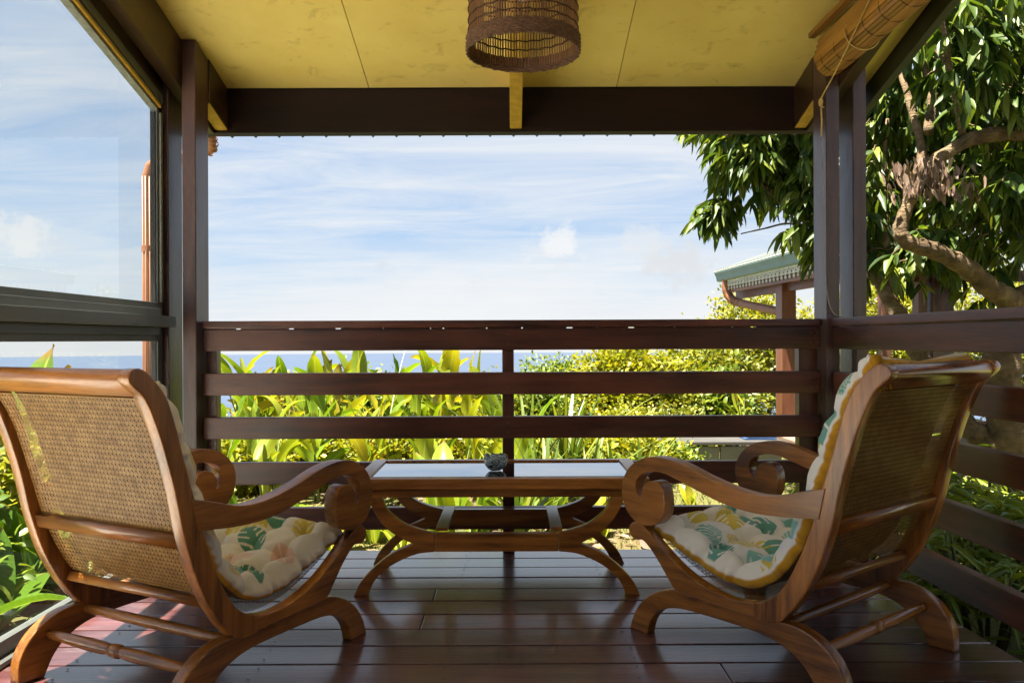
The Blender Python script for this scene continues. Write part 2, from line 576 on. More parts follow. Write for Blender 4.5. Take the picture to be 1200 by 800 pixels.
def lathe(prof, n=32, wob=None):
    V, F = [], []
    for i, (r, z) in enumerate(prof):
        for j in range(n):
            t = 2 * math.pi * j / n
            dr, dz = (wob(i, t) if wob else (0, 0))
            V.append(((r + dr) * math.cos(t), (r + dr) * math.sin(t), z + dz))
    for i in range(len(prof) - 1):
        for j in range(n):
            F.append((i * n + j, i * n + (j + 1) % n, (i + 1) * n + (j + 1) % n, (i + 1) * n + j))
    return V, F


#=STRUCT
# ------------------------------------------------------------------ ground, sea


def ground_z(x, y):
    r = max(0.0, y - 8.5)
    z = -0.30 - 0.30 * r * min(1.0, r / 5.0)
    if x > 3.0: z = max(z, z * 0.55 - 0.14)
    if x < -2.5 and y < 9: z += -0.12 * (-2.5 - x)
    if y < 9: z += 0.03 * math.sin(x * 1.7) * math.cos(y * 1.3)
    return max(z, -84.0)


xs = sorted(set([round(v, 3) for v in np.concatenate([np.linspace(-12, 14, 66), np.linspace(-400, -12, 16), np.linspace(14, 400, 16)])]))
ys = sorted(set([round(v, 3) for v in np.concatenate([np.linspace(-12, 16, 66), np.linspace(16, 60, 16), np.linspace(60, 330, 14), np.linspace(-60, -12, 5)])]))
V = [(x, y, ground_z(x, y)) for y in ys for x in xs]
nx = len(xs)
F = [(j * nx + i, j * nx + i + 1, (j + 1) * nx + i + 1, (j + 1) * nx + i) for j in range(len(ys) - 1) for i in range(nx - 1)]
gm, nt, b = new_mat('lawn_soil')
tc_ = N(nt, 'ShaderNodeTexCoord')
gn = noise(nt, tc_.outputs['Object'], 1.1, 8, 0.65)
gc = ramp(nt, gn, [(0.35, (0.055, 0.062, 0.010)), (0.55, (0.115, 0.105, 0.020)), (0.72, (0.10, 0.065, 0.028))])
nt.links.new(gc, b.inputs['Base Color']); b.inputs['Roughness'].default_value = 0.95
bp = N(nt, 'ShaderNodeBump'); bp.inputs['Strength'].default_value = 0.8; bp.inputs['Distance'].default_value = 0.03
nt.links.new(noise(nt, tc_.outputs['Object'], 30, 6, 0.7), bp.inputs['Height']); nt.links.new(bp.outputs[0], b.inputs['Normal'])
tag(link('ground', mesh_from('ground', V, F, True), gm), kind='structure')

sm, nt, b = new_mat('sea_water')
tc_ = N(nt, 'ShaderNodeTexCoord')
sn = noise(nt, mapping(nt, tc_.outputs['Object'], (0.002, 0.006, 1)), 3.0, 6, 0.6)
nt.links.new(ramp(nt, sn, [(0.3, (0.028, 0.047, 0.086)), (0.7, (0.044, 0.068, 0.115))]), b.inputs['Base Color'])
b.inputs['Roughness'].default_value = 0.3
b.inputs['IOR'].default_value = 1.33
b.inputs['Specular IOR Level'].default_value = 0.8
RE = 637000.0
V, F = [], []
rs = np.concatenate([[0], np.linspace(150, 10600, 60)])
na = 96
for r_ in rs:
    for j in range(na):
        t = 2 * math.pi * j / na
        V.append((r_ * math.cos(t), r_ * math.sin(t), -82 - r_ * r_ / (2 * RE)))
for i in range(len(rs) - 1):
    for j in range(na):
        F.append((i * na + j, i * na + (j + 1) % na, (i + 1) * na + (j + 1) % na, (i + 1) * na + j))
tag(link('sea', mesh_from('sea', V[na - 1:] if False else V, F, True), sm), kind='structure')

# ------------------------------------------------------------------ deck
def right_x(y):          # inner face of the right-hand railing, slightly splayed
    return 1.42 + 0.042 * (3.55 - y)


deck = empty('deck', (0, 0, 0))
tag(deck, kind='structure')
PITCH = 0.1453
plank_n = 31
for i in range(plank_n):
    y1 = 3.712 - i * PITCH
    y0 = y1 - PITCH + 0.0075
    xr0 = right_x(y0) + 0.062; xr1 = right_x(y1) + 0.062
    xl = -1.60
    cuts = [xl]
    if i == 4: cuts.append(-0.30)
    elif i == 6: cuts.append(-0.315)
    elif i == 9: cuts.append(0.62)
    elif i == 12: cuts.append(-0.72)
    elif i % 4 == 3 and i > 12: cuts.append(random.uniform(-0.9, 0.9))
    cuts.append(None)
    for a, c in zip(cuts[:-1], cuts[1:]):
        x0 = a if a == xl else a + 0.0015
        xa = c - 0.0015 if c is not None else xr0
        xb = c - 0.0015 if c is not None else xr1
        dz = random.uniform(-0.0012, 0.0012)
        o = hexa('plank', [(x0, y0, -0.03 + dz), (xa, y0, -0.03 + dz), (xb, y1, -0.03 + dz), (x0, y1, -0.03 + dz),
                           (x0, y0, dz), (xa, y0, dz), (xb, y1, dz), (x0, y1, dz)], M['deck'], deck, 0.0035)
nails = Acc()
for i in range(plank_n):
    yc = 3.712 - (i + 0.5) * PITCH + 0.003
    for xj in (-1.32, -0.76, -0.20, 0.36, 0.92, 1.38):
        for dy in (-0.038, 0.04):
            xx, yy = xj + random.uniform(-0.012, 0.012), yc + dy + random.uniform(-0.004, 0.004)
            Vn = [(xx + 0.0045 * math.cos(k * math.pi / 4), yy + 0.0045 * math.sin(k * math.pi / 4), 0.0022) for k in range(8)] + [(xx, yy, 0.003)]
            nails.add(Vn, [(k, (k + 1) % 8, 8) for k in range(8)])
no = nails.build('nail_heads', plain('nail_steel', (0.03, 0.025, 0.022), 0.5), deck)
no['kind'] = 'stuff'
for yj in (3.55, 2.7, 1.8, 0.9, 0.0):
    box('joist', (-1.58, 1.45), (yj - 0.03, yj + 0.03), (-0.20, -0.034), M['dark_x'], deck)
box('edge_joist', (-1.58, 1.47), (3.64, 3.70), (-0.22, -0.034), M['dark_x'], deck)

# ------------------------------------------------------------------ posts (pairs of planks clasping the rafters)


def ceil_z(y): return 2.21 + 0.257 * (3.94 - y)


def post(label, xs_, group):
    cx_ = (xs_[0][0] + xs_[1][1]) / 2
    e = empty('veranda_post', (cx_, 3.625, 0))
    tag(e, label, 'post', group)
    for x0, x1 in xs_:
        zf, zb = ceil_z(3.55) - 0.006, ceil_z(3.70) - 0.006
        o = hexa('plank', [(x0, 3.55, -0.3), (x1, 3.55, -0.3), (x1, 3.70, -0.3), (x0, 3.70, -0.3),
                           (x0, 3.55, zf), (x1, 3.55, zf), (x1, 3.70, zb), (x0, 3.70, zb)], M['post'], None, 0.004)
        o.parent = e
        o.location = o.location - e.location
    return e


post('dark timber double post at the left corner beside the window', [(-1.578, -1.518), (-1.458, -1.397)], 'veranda corner posts')
rp = post('dark timber double post at the right corner of the railing', [(1.393, 1.452), (1.512, 1.571)], 'veranda corner posts')

# ------------------------------------------------------------------ railings
RAILS = [(0.924, 1.021), (0.724, 0.824), (0.527, 0.625), (0.321, 0.421), (0.117, 0.217)]
fr = empty('front_railing', (0, 3.63, 0))
tag(fr, 'dark red-brown timber railing across the front of the deck', 'railing')


def rel(o, e):
    o.parent = e
    o.location = o.location - e.location
    return o


rail_of = {}
for z0, z1 in RAILS:
    rail_of[z0] = rel(box('rail', (-1.392, 1.388), (3.612, 3.650), (z0, z1), M['dark_x'], None, 0.004), fr)
# cap is two boards, their ends meeting unevenly above the top rail
rel(box('cap_rail', (-1.392, 1.388), (3.598, 3.716), (1.0265, 1.059), M['dark_x'], None, 0.004), fr)
xx = -1.38
while xx < 1.37:
    w_ = random.uniform(.05, .22)
    rel(box('packing_strip', (xx, min(xx + w_, 1.385)), (3.62, 3.645), (1.0205, 1.0268), M['dark_x'], None, 0), fr)
    xx += w_ + random.choice((.003, .005, .008, .028))
for x0, x1 in ((-1.392, -1.345), (-0.045, 0.008), (1.305, 1.388)):
    rel(box('baluster', (x0, x1), (3.6505, 3.706), (-0.19, 1.0255), M['dark_z'], None, 0.003), fr)
M['screw'] = plain('screw_steel', (0.16, 0.13, 0.11), 0.4, metallic=0.6)
for z0, z1 in RAILS:
    for xx in (-0.018, -1.37, 1.345, 1.375):
        for dz in (0.028, 0.072):
            V_, F_ = lathe([(0.0, 0.0015), (0.0035, 0.001), (0.0042, -0.001)], 8)
            o = link('screw', mesh_from('screw', V_, F_), M['screw'], None, (xx, 3.6105, z0 + dz), (R(90), 0, 0))
            o.parent = rail_of[z0]; o.location = Vector((xx, 3.6105, z0 + dz)) - rail_of[z0].location - fr.location
rr = empty('side_railing', (1.44, 2.0, 0))
tag(rr, 'dark timber railing along the right side of the deck', 'railing')
YA, YB = 3.548, 1.56
for k, (z0, z1) in enumerate(RAILS):
    a, b_ = right_x(YA), right_x(YB)
    rel(hexa('rail', [(a, YA, z0), (b_, YB, z0), (b_ + 0.04, YB, z0), (a + 0.04, YA, z0),
                      (a, YA, z1), (b_, YB, z1), (b_ + 0.04, YB, z1), (a + 0.04, YA, z1)], M['dark_y'], None, 0.004), rr)
a, b_ = right_x(YA) - 0.012, right_x(YB) - 0.012
rel(hexa('cap_rail', [(a, YA, 1.0235), (b_, YB, 1.0235), (b_ + 0.12, YB, 1.0235), (a + 0.12, YA, 1.0235),
                      (a, YA, 1.059), (b_, YB, 1.059), (b_ + 0.12, YB, 1.059), (a + 0.12, YA, 1.059)], M['dark_y'], None, 0.004), rr)
for yy in (3.44, 1.9):
    x0 = right_x(yy) + 0.0412
    rel(box('baluster', (x0, x0 + 0.05), (yy - 0.025, yy + 0.025), (-0.19, 1.0225), M['dark_z'], None, 0.003), rr)

# ------------------------------------------------------------------ roof
roof = empty('veranda_roof', (0, 2.0, 2.2))
tag(roof, 'yellow-lined sloping veranda roof on dark timber beams', 'roof')
XL, XR = -1.74, 1.745
YF, YN = 4.06, -0.9
seams = [XL, -0.698, 0.519, XR]


def roof_slab(name, x0, x1, y0, y1, dz0, dz1, mat, bev=0.002):
    return rel(hexa(name, [(x0, y0, ceil_z(y0) + dz0), (x1, y0, ceil_z(y0) + dz0), (x1, y1, ceil_z(y1) + dz0), (x0, y1, ceil_z(y1) + dz0),
                           (x0, y0, ceil_z(y0) + dz1), (x1, y0, ceil_z(y0) + dz1), (x1, y1, ceil_z(y1) + dz1), (x0, y1, ceil_z(y1) + dz1)], mat, None, bev), roof)


for a, c in zip(seams[:-1], seams[1:]):
    for y0, y1 in ((YN, 1.2), (1.203, 3.942)):
        roof_slab('ceiling_panel', a + 0.0017, c - 0.0017, y0, y1, 0.0, 0.012, M['ceiling'], 0.0015)
roof_slab('roof_deck', XL - 0.02, XR + 0.02, YN, YF, 0.0135, 0.05, M['dark_gap'], 0)
# corrugated sheet
V, F = [], []
ncol = 260
pitch = 0.1155
xsr = np.linspace(XL - 0.12, XR + 0.12, ncol)
for y_ in (YN, 4.15):
    for x_ in xsr:
        V.append((x_, y_, ceil_z(y_) + 0.072 + 0.018 * math.cos(2 * math.pi * x_ / pitch)))
for x_ in xsr:
    V.append((x_, 4.15, ceil_z(4.15) + 0.072 + 0.018 * math.cos(2 * math.pi * x_ / pitch) - 0.004))
F = [(i, i + 1, ncol + i + 1, ncol + i) for i in range(ncol - 1)]
rel(link('corrugated_sheet', mesh_from('corrugated_sheet', V, F, True), plain('green_roof_metal', (0.10, 0.16, 0.15), 0.45, 0.1, 3.0)), roof)
# header beam with flashing and corrugated closure teeth under it
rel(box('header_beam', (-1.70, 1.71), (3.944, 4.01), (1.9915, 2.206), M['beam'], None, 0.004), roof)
rel(box('flashing', (-1.70, 1.71), (4.014, 4.024), (1.999, 2.10), M['yellow_rafter'], None, 0.001), roof)
teeth = Acc()
for k in range(-15, 16):
    x_ = 0.012 + k * 0.1185
    if abs(x_) > 1.7: continue
    V_ = [(x_ - 0.012, 4.03, 2.006), (x_ + 0.012, 4.03, 2.006), (x_, 4.03, 1.994), (x_ - 0.012, 4.06, 2.006), (x_ + 0.012, 4.06, 2.006), (x_, 4.06, 1.994)]
    teeth.add(V_, [(0, 2, 1), (3, 4, 5), (0, 3, 5, 2), (1, 2, 5, 4)])
to = rel(teeth.build('sheet_edge', plain('dark_roof_metal', (0.03, 0.035, 0.035), 0.5)), roof)
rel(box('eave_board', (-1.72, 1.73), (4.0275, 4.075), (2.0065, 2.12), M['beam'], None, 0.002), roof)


def rafter(x0, x1, y0, y1, depth, mat, name='rafter'):
    return rel(hexa(name, [(x0, y0, ceil_z(y0) - depth), (x1, y0, ceil_z(y0) - depth), (x1, y1, ceil_z(y1) - depth), (x0, y1, ceil_z(y1) - depth),
                           (x0, y0, ceil_z(y0) - 0.002), (x1, y0, ceil_z(y0) - 0.002), (x1, y1, ceil_z(y1) - 0.002), (x0, y1, ceil_z(y1) - 0.002)], mat, None, 0.004), roof)


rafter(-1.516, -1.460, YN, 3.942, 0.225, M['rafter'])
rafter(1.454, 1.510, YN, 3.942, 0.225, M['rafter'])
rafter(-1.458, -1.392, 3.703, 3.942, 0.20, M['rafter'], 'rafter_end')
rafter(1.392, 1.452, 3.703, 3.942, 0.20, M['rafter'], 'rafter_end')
# yellow soffit faces under the two rafter ends and the yellow centre rafter
for x0, x1 in ((-1.452, -1.394), (1.394, 1.446)):
    y0, y1 = 3.706, 3.940
    rel(hexa('soffit_strip', [(x0, y0, ceil_z(y0) - 0.206), (x1, y0, ceil_z(y0) - 0.206), (x1, y1, ceil_z(y1) - 0.206), (x0, y1, ceil_z(y1) - 0.206),
                              (x0, y0, ceil_z(y0) - 0.2015), (x1, y0, ceil_z(y0) - 0.2015), (x1, y1, ceil_z(y1) - 0.2015), (x0, y1, ceil_z(y1) - 0.2015)], M['yellow_rafter'], None, 0), roof)
rafter(-0.006, 0.052, 0.6, 3.941, 0.205, M['yellow_rafter'], 'centre_rafter')
# side fascias
rel(hexa('fascia', [(XR + 0.002, YN, ceil_z(YN) - 0.10), (XR + 0.04, YN, ceil_z(YN) - 0.10), (XR + 0.04, YF, ceil_z(YF) - 0.10), (XR + 0.002, YF, ceil_z(YF) - 0.10),
                    (XR + 0.002, YN, ceil_z(YN) + 0.05), (XR + 0.04, YN, ceil_z(YN) + 0.05), (XR + 0.04, YF, ceil_z(YF) + 0.05), (XR + 0.002, YF, ceil_z(YF) + 0.05)], M['fascia'], None, 0.003), roof)
rel(hexa('fascia', [(XL - 0.04, YN, ceil_z(YN) - 0.02), (XL - 0.022, YN, ceil_z(YN) - 0.02), (XL - 0.022, YF, ceil_z(YF) - 0.02), (XL - 0.04, YF, ceil_z(YF) - 0.02),
                    (XL - 0.04, YN, ceil_z(YN) + 0.05), (XL - 0.022, YN, ceil_z(YN) + 0.05), (XL - 0.022, YF, ceil_z(YF) + 0.05), (XL - 0.04, YF, ceil_z(YF) + 0.05)], M['fascia'], None, 0.003), roof)

# ------------------------------------------------------------------ house wall behind the camera (the veranda's closed side)
M['cream'] = plain('dark_wall_paint', (0.10, 0.07, 0.05), 0.7, 0.08, 3.0)
hw = empty('house_wall', (1.0, -1.2, 0))
tag(hw, 'dark brown boarded house wall closing the rear and right rear of the veranda', 'wall')
for k in range(16):
    z0 = -0.2 + k * 0.2
    rel(box('board', (-1.62, 1.70), (-1.24, -1.2), (z0, z0 + 0.196), M['cream'], None, 0.003), hw)
    rel(box('board', (1.702, 1.742), (-1.24, 1.55), (z0, z0 + 0.196), M['cream'], None, 0.003), hw)
# unseen pale slab added outside the window wall to bounce sunlight into the veranda
V_ = [(-9, -9, -.12), (-1.80, -9, -.12), (-1.80, 2.35, -.12), (-9, 2.35, -.12)]
tag(link('bounce_slab', mesh_from('bounce_slab', V_ + [(x, y, -.4) for x, y, z in V_], [(0, 1, 2, 3), (0, 4, 5, 1), (1, 5, 6, 2), (2, 6, 7, 3), (3, 7, 4, 0)]), plain('pale_bounce_surface', (0.72, 0.68, 0.60), 0.8, 0.1, 3.0)), kind='structure')

# ------------------------------------------------------------------ left window wall
win = empty('window_wall', (-1.56, 2.0, 0))
tag(win, 'grey aluminium window wall with sloping top on the left of the deck', 'window')
WX0, WX1 = -1.577, -1.545          # frame depth in x
YE = 3.546                         # end at the post
YS = -1.15


def wtop(y): return 1.997 + 0.257 * (3.447 - y)


def wbox(name, x, y, z, mat='alu', bev=0.002): return rel(box(name, x, y, z, M[mat], None, bev), win)


wbox('jamb', (WX0, WX1), (3.501, YE), (0.0, 2.0))
wbox('glazing_bead', (WX1 + 0.0005, WX1 + 0.012), (3.512, 3.530), (1.14, 1.97), 'alu_dusty')
wbox('seal', (WX0 + 0.004, WX1 - 0.008), (3.496, 3.5005), (0.07, 1.97), 'steel_dark', 0)
# bottom rail, transom, ledge, upper sill
wbox('bottom_rail', (WX0, WX1), (YS, 3.500), (0.003, 0.066))
wbox('track', (WX1 + 0.0005, WX1 + 0.03), (YS, 3.500), (0.003, 0.018))
wbox('transom', (WX0, WX1), (YS, 3.4998), (0.970, 1.031))
wbox('transom_lip', (WX1 + 0.0005, WX1 + 0.010), (YS, 3.500), (0.996, 1.030))
wbox('ledge', (WX0, WX1 + 0.045), (YS, 3.585), (1.0315, 1.080))
wbox('sill_rail', (WX0, WX1), (YS, 3.4995), (1.0805, 1.139))
wbox('sill_lip', (WX1 + 0.0005, WX1 + 0.014), (YS, 3.501), (1.0805, 1.112))
# mullion nearer the house, out of the picture
wbox('mullion', (WX0, WX1), (0.60, 0.66), (0.0665, 3.0))
# sloping head: dusty reveal and outer frame


def whead(name, x0, x1, y0, y1, d0, d1, mat):
    return rel(hexa(name, [(x0, y0, wtop(y0) + d0), (x1, y0, wtop(y0) + d0), (x1, y1, wtop(y1) + d0), (x0, y1, wtop(y1) + d0),
                           (x0, y0, wtop(y0) + d1), (x1, y0, wtop(y0) + d1), (x1, y1, wtop(y1) + d1), (x0, y1, wtop(y1) + d1)], M[mat], None, 0.001), win)


whead('head_rail', WX0, WX1, YS, YE, 0.0, 0.045, 'alu_dusty')
whead('head_frame', WX0, WX1 + 0.006, YS, YE, 0.046, 0.085, 'alu')
whead('head_bead', WX1 + 0.001, WX1 + 0.012, YS, YE - 0.03, 0.012, 0.024, 'yellow_rafter')
whead('head_filler', WX0, WX1 + 0.004, YS, YE, 0.086, 0.21, 'rafter')


def pane(name, pts, x0, x1):
    V_ = [(x0, y, z) for y, z in pts] + [(x1, y, z) for y, z in pts]
    k = len(pts)
    F_ = [tuple(range(k - 1, -1, -1)), tuple(range(k, 2 * k))] + [(i, (i + 1) % k, k + (i + 1) % k, k + i) for i in range(k)]
    return rel(link(name, mesh_from(name, V_, F_), M['glass']), win)


gx = (-1.5725, -1.5685)
pane('pane', [(YS, 0.067), (0.598, 0.067), (0.598, 0.969), (YS, 0.969)], *gx)
pane('pane', [(0.662, 0.067), (3.4955, 0.067), (3.4955, 0.969), (0.662, 0.969)], *gx)
pane('pane', [(0.662, 1.1395), (3.4955, 1.1395), (3.4955, wtop(3.4955) - 0.0005), (0.662, wtop(0.662) - 0.0005)], *gx)
pane('pane', [(YS, 1.1395), (0.598, 1.1395), (0.598, wtop(0.598) - 0.0005), (YS, wtop(YS) - 0.0005)], *gx)
wn_obj = win

# ------------------------------------------------------------------ copper downpipe outside the left corner
M['copper'] = plain('copper_brown_pipe', (0.30, 0.125, 0.058), 0.45, 0.12, 9.0, spec=0.6)
dp = empty('downpipe', (-1.949, 4.30, -0.3))
tag(dp, 'copper-brown rain downpipe outside the left window corner', 'downpipe')
pp_ = [(-1.585, 4.16, 2.10), (-1.585, 4.22, 2.05), (-1.60, 4.28, 2.0), (-1.68, 4.30, 1.965), (-1.80, 4.30, 1.955), (-1.885, 4.30, 1.94), (-1.932, 4.30, 1.905), (-1.949, 4.30, 1.85)]
o = tube('pipe', pp_ + [(-1.949, 4.30, 1.6), (-1.949, 4.30, 0.6), (-1.949, 4.30, -0.34)], 0.030, M['copper'], None, 20)
rel(o, dp)
path = catmull(pp_, (), 6, False)
for k in range(2, 20, 2):
    d = (path[k + 1] - path[k - 1]).normalized()
    V_, F_ = tube_arrays([path[k] - d * 0.006, path[k] - d * 0.003, path[k] + d * 0.003, path[k] + d * 0.006], [0.0305, 0.0335, 0.0335, 0.0305], 16, False)
    rel(link('rib', mesh_from('rib', V_, F_, True), M['copper']), dp)
for dx in (-0.018, 0.0, 0.018):
    rel(tube('flute', [(-1.949 + dx, 4.2715 + abs(dx) * 0.35, 1.85), (-1.949 + dx, 4.2715 + abs(dx) * 0.35, -0.3)], 0.0035, M['copper'], None, 6), dp)
for zz in (1.45, 0.4):
    V_, F_ = tube_arrays([(-1.949, 4.30, zz), (-1.949, 4.30, zz + 0.03)], 0.0335, 20)
    rel(link('clamp', mesh_from('clamp', V_, F_, False), M['copper']), dp)

#=OBJECTS
# ------------------------------------------------------------------ plantation chairs
POST_F = [(-.470, .906), (-.452, .900), (-.426, .878), (-.392, .835), (-.371, .784), (-.353, .726), (-.337, .668), (-.319, .61), (-.300, .55), (-.283, .49), (-.266, .44), (-.248, .393),
          (-.227, .346), (-.20, .295), (-.173, .258), (-.14, .23), (-.094, .209), (-.090, .160), (-.13, .158), (-.173, .172), (-.2, .198), (-.221, .224), (-.254, .272), (-.28, .32), (-.304, .372),
          (-.326, .436), (-.343, .495), (-.357, .56), (-.372, .62), (-.387, .67), (-.403, .72), (-.42, .765), (-.437, .805), (-.455, .836), (-.476, .856), (-.492, .871), (-.496, .886), (-.488, .900)]
SEAT_R = [(-.093, .2095), (-.04, .2), (.03, .202), (.1, .217), (.17, .243), (.23, .277), (.28, .312), (.32, .342), (.345, .358), (.372, .361), (.395, .349), (.403, .327), (.392, .309), (.366, .302), (.34, .305),
          (.312, .287), (.28, .258), (.25, .224), (.225, .195), (.2, .172), (.12, .150), (.02, .145), (-.0895, .155)]
LEGS = [(-.375, 0), (-.374, .055), (-.36, .094), (-.335, .127), (-.3, .153), (-.26, .170), (-.22, .1775), (-.173, .176), (-.05, .172), (.1, .173), (.2, .174), (.254, .160), (.305, .134), (.35, .096), (.381, .05), (.399, 0),
        (.322, 0), (.308, .045), (.277, .083), (.23, .108), (.17, .120), (.09, .124), (.0, .126), (-.08, .126), (-.14, .122), (-.195, .108), (-.24, .083), (-.27, .052), (-.288, .02), (-.297, 0)]
ARM = [(-.318, .570), (-.262, .556), (-.205, .538), (-.155, .525), (-.10, .521), (-.04, .525), (.021, .536), (.085, .551), (.151, .571), (.211, .584), (.274, .588), (.339, .576), (.392, .543), (.422, .499), (.429, .448),
       (.412, .400), (.376, .368), (.328, .357), (.279, .368), (.250, .396), (.241, .430), (.242, .462), (.250, .490), (.266, .505), (.293, .508), (.320, .497), (.337, .476), (.341, .455), (.339, .438), (.355, .448), (.366, .476), (.359, .506),
       (.330, .528), (.283, .540), (.238, .538), (.194, .527), (.143, .513), (.085, .496), (.021, .480), (-.04, .471), (-.10, .468), (-.169, .471), (-.236, .478), (-.300, .485)]
HW, TH = 0.3325, 0.041
CANE = catmull([(-.452, .856), (-.43, .816), (-.390, .735), (-.347, .60), (-.310, .475), (-.271, .38), (-.217, .290), (-.155, .238), (-.09, .209), (0, .204), (.1, .224), (.2, .264), (.27, .300), (.335, .338)], (), 8, False)


class Path2:
    def __init__(s, pts):
        s.p = np.array([[q[0], q[1]] for q in pts])
        s.l = np.concatenate([[0], np.cumsum(np.linalg.norm(np.diff(s.p, axis=0), axis=1))])
        s.L = s.l[-1]
    def at(s, t):
        return np.stack([np.interp(t, s.l, s.p[:, 0]), np.interp(t, s.l, s.p[:, 1])], -1)
    def frame(s, t):
        e = 0.004
        d = s.at(np.minimum(t + e, s.L)) - s.at(np.maximum(t - e, 0))
        d /= np.linalg.norm(d, axis=-1, keepdims=True)
        return s.at(t), d, np.stack([-d[..., 1], d[..., 0]], -1)


def cane_mesh(name, pth, s0, s1, hw):
    """six-way cane weave as flat ribbons over the curved panel"""
    p = 0.0146
    Vs, Qs = [], []
    cnt = 0

    def ribbon(ss, vv, w, off):
        nonlocal cnt
        P, d, nn = pth.frame(ss)
        dv = np.gradient(vv); ds = np.gradient(ss)
        ln = np.sqrt(dv * dv + ds * ds); tx, ts = dv / ln, ds / ln
        ax, as_ = -ts, tx
        for sg in (-1, 1):
            q = P + d * (as_ * w / 2 * sg)[:, None] + nn * off
            Vs.append(np.stack([vv + ax * w / 2 * sg, q[:, 0], q[:, 1]], -1))
        k = len(ss); i = np.arange(k - 1)
        Qs.append(np.stack([cnt + i, cnt + i + 1, cnt + k + i + 1, cnt + k + i], -1))
        cnt += 2 * k
    L = s1 - s0
    for k in range(int(2 * hw / p) + 1):
        v = -hw + k * p
        for e in (-0.0017, 0.0017):
            ss = np.linspace(s0, s1, 40); ribbon(ss, np.full(40, v + e), 0.0021, 0.0)
    for k in range(int(L / p) + 1):
        s = s0 + k * p
        for e in (-0.0017, 0.0017):
            vv = np.linspace(-hw, hw, 3); ribbon(np.full(3, min(max(s + e, s0), s1)), vv, 0.0021, 0.0009)
    for sg in (-1, 1):
        c = -2 * hw - L
        c = -(int((L + 2 * hw) / p) + 1) * p
        while c < L + 2 * hw:
            # s = s0 + c + sg*(v)   with v in [-hw, hw]
            va, vb = -hw, hw
            lo = (0 - c) * sg; hi = (L - c) * sg
            a_, b_ = max(va, min(lo, hi)), min(vb, max(lo, hi))
            if b_ - a_ > 0.01:
                m_ = max(4, int((b_ - a_) / 0.03))
                vv = np.linspace(a_, b_, m_)
                ribbon(s0 + c + sg * vv, vv, 0.0019, 0.0017 if sg > 0 else -0.0009)
            c += p
    V_ = np.concatenate(Vs); Q_ = np.concatenate(Qs)
    return np_mesh(name, V_, Q_)


cane_path = Path2(CANE)
i_low = np.argmin(np.hypot(cane_path.p[:, 0] + .217, cane_path.p[:, 1] - .290))
S_LOW = float(cane_path.l[i_low])
CHAIR_ME = dict(
    post={s: extrude_profile('back_post', catmull(POST_F, (16, 17), 4), s * (HW - TH), s * HW, 0.005) for s in (-1, 1)},
    seat={s: extrude_profile('seat_rail', catmull(SEAT_R, (0, 22), 4), s * (HW - TH + 0.001), s * (HW - 0.0012), 0.004) for s in (-1, 1)},
    legs={s: extrude_profile('legs', catmull(LEGS, (0, 15, 16, 29), 4), s * (HW - TH + 0.0006), s * (HW - 0.0005), 0.005) for s in (-1, 1)},
    arm={s: extrude_profile('armrest', catmull(ARM, (0, 43, 28), 4), s * (HW - TH - 0.004), s * (HW + 0.0035), 0.006) for s in (-1, 1)},
    cane_b=cane_mesh('cane_back', cane_path, 0.03, S_LOW, HW - TH - 0.012),
    cane_s=cane_mesh('cane_seat', cane_path, S_LOW + 0.02, cane_path.L - 0.01, HW - TH - 0.012),
)


def cross(name, prof, hw=HW - TH + 0.006, bev=0.004):
    return extrude_profile(name, prof, -hw, hw, bev)


# crest rail: rolled over towards the back
CREST = catmull([(-.486, .893), (-.470, .904), (-.449, .897), (-.436, .880), (-.434, .860), (-.440, .842), (-.452, .837), (-.464, .846), (-.480, .860), (-.490, .874)], (), 4)
CHAIR_ME['crest'] = cross('crest_rail', CREST)
CHAIR_ME['mid'] = cross('back_slat', [(-.318, .438), (-.296, .445), (-.306, .480), (-.328, .473)])
CHAIR_ME['low'] = cross('low_slat', [(-.232, .262), (-.206, .254), (-.198, .268), (-.224, .288)])
CHAIR_ME['front'] = cross('front_rail', [(.325, .300), (.352, .306), (.358, .335), (.334, .342)])
lowV, lowF = lathe([(0.0, -.296), (.0135, -.296), (.015, -.2), (.016, 0), (.015, .2), (.0135, .296), (0.0, .296)], 20)
CHAIR_ME['round'] = mesh_from('round_rail', [(p[2], p[1] - .165, p[0] + .158) for p in lowV], lowF, True)
tprof = [(0, -.30), (.012, -.30), (.0135, -.25), (.016, -.18), (.018, -.11), (.0175, -.06), (.0155, -.032), (.0155, -.026), (.0125, -.022), (.0125, -.019), (.0185, -.014), (.0195, 0), (.0185, .014), (.0125, .019), (.0125, .022),
         (.0155, .026), (.0155, .032), (.0175, .06), (.018, .11), (.016, .18), (.0135, .25), (.0115, .262), (.0115, .268), (.013, .27), (.012, .30), (0, .30)]
tV, tF = lathe(tprof, 20)
CHAIR_ME['turned'] = mesh_from('turned_stretcher', [(p[2], p[1] - .283, p[0] + .118) for p in tV], tF, True)


def chair(label, loc, heading):
    e = empty('plantation_chair', (loc[0], loc[1], 0), -heading)
    tag(e, label, 'armchair', 'wooden plantation chairs')
    for s in (-1, 1):
        link('back_post', CHAIR_ME['post'][s], M['teak_z'], e)
        link('seat_rail', CHAIR_ME['seat'][s], M['teak_y'], e)
        link('legs', CHAIR_ME['legs'][s], M['teak_y'], e)
        link('armrest', CHAIR_ME['arm'][s], M['teak_y'], e)
    for nm, k, mt in (('crest_rail', 'crest', 'teak_x'), ('back_slat', 'mid', 'teak_x'), ('low_slat', 'low', 'teak_x'), ('front_rail', 'front', 'teak_x'), ('round_rail', 'round', 'teak_x'), ('turned_stretcher', 'turned', 'teak_x')):
        link(nm, CHAIR_ME[k], M[mt], e)
    for nm, k in (('cane_back', 'cane_b'), ('cane_seat', 'cane_s')):
        o = link(nm, CHAIR_ME[k], M['cane'], e)
        o['kind'] = 'stuff'
    return e


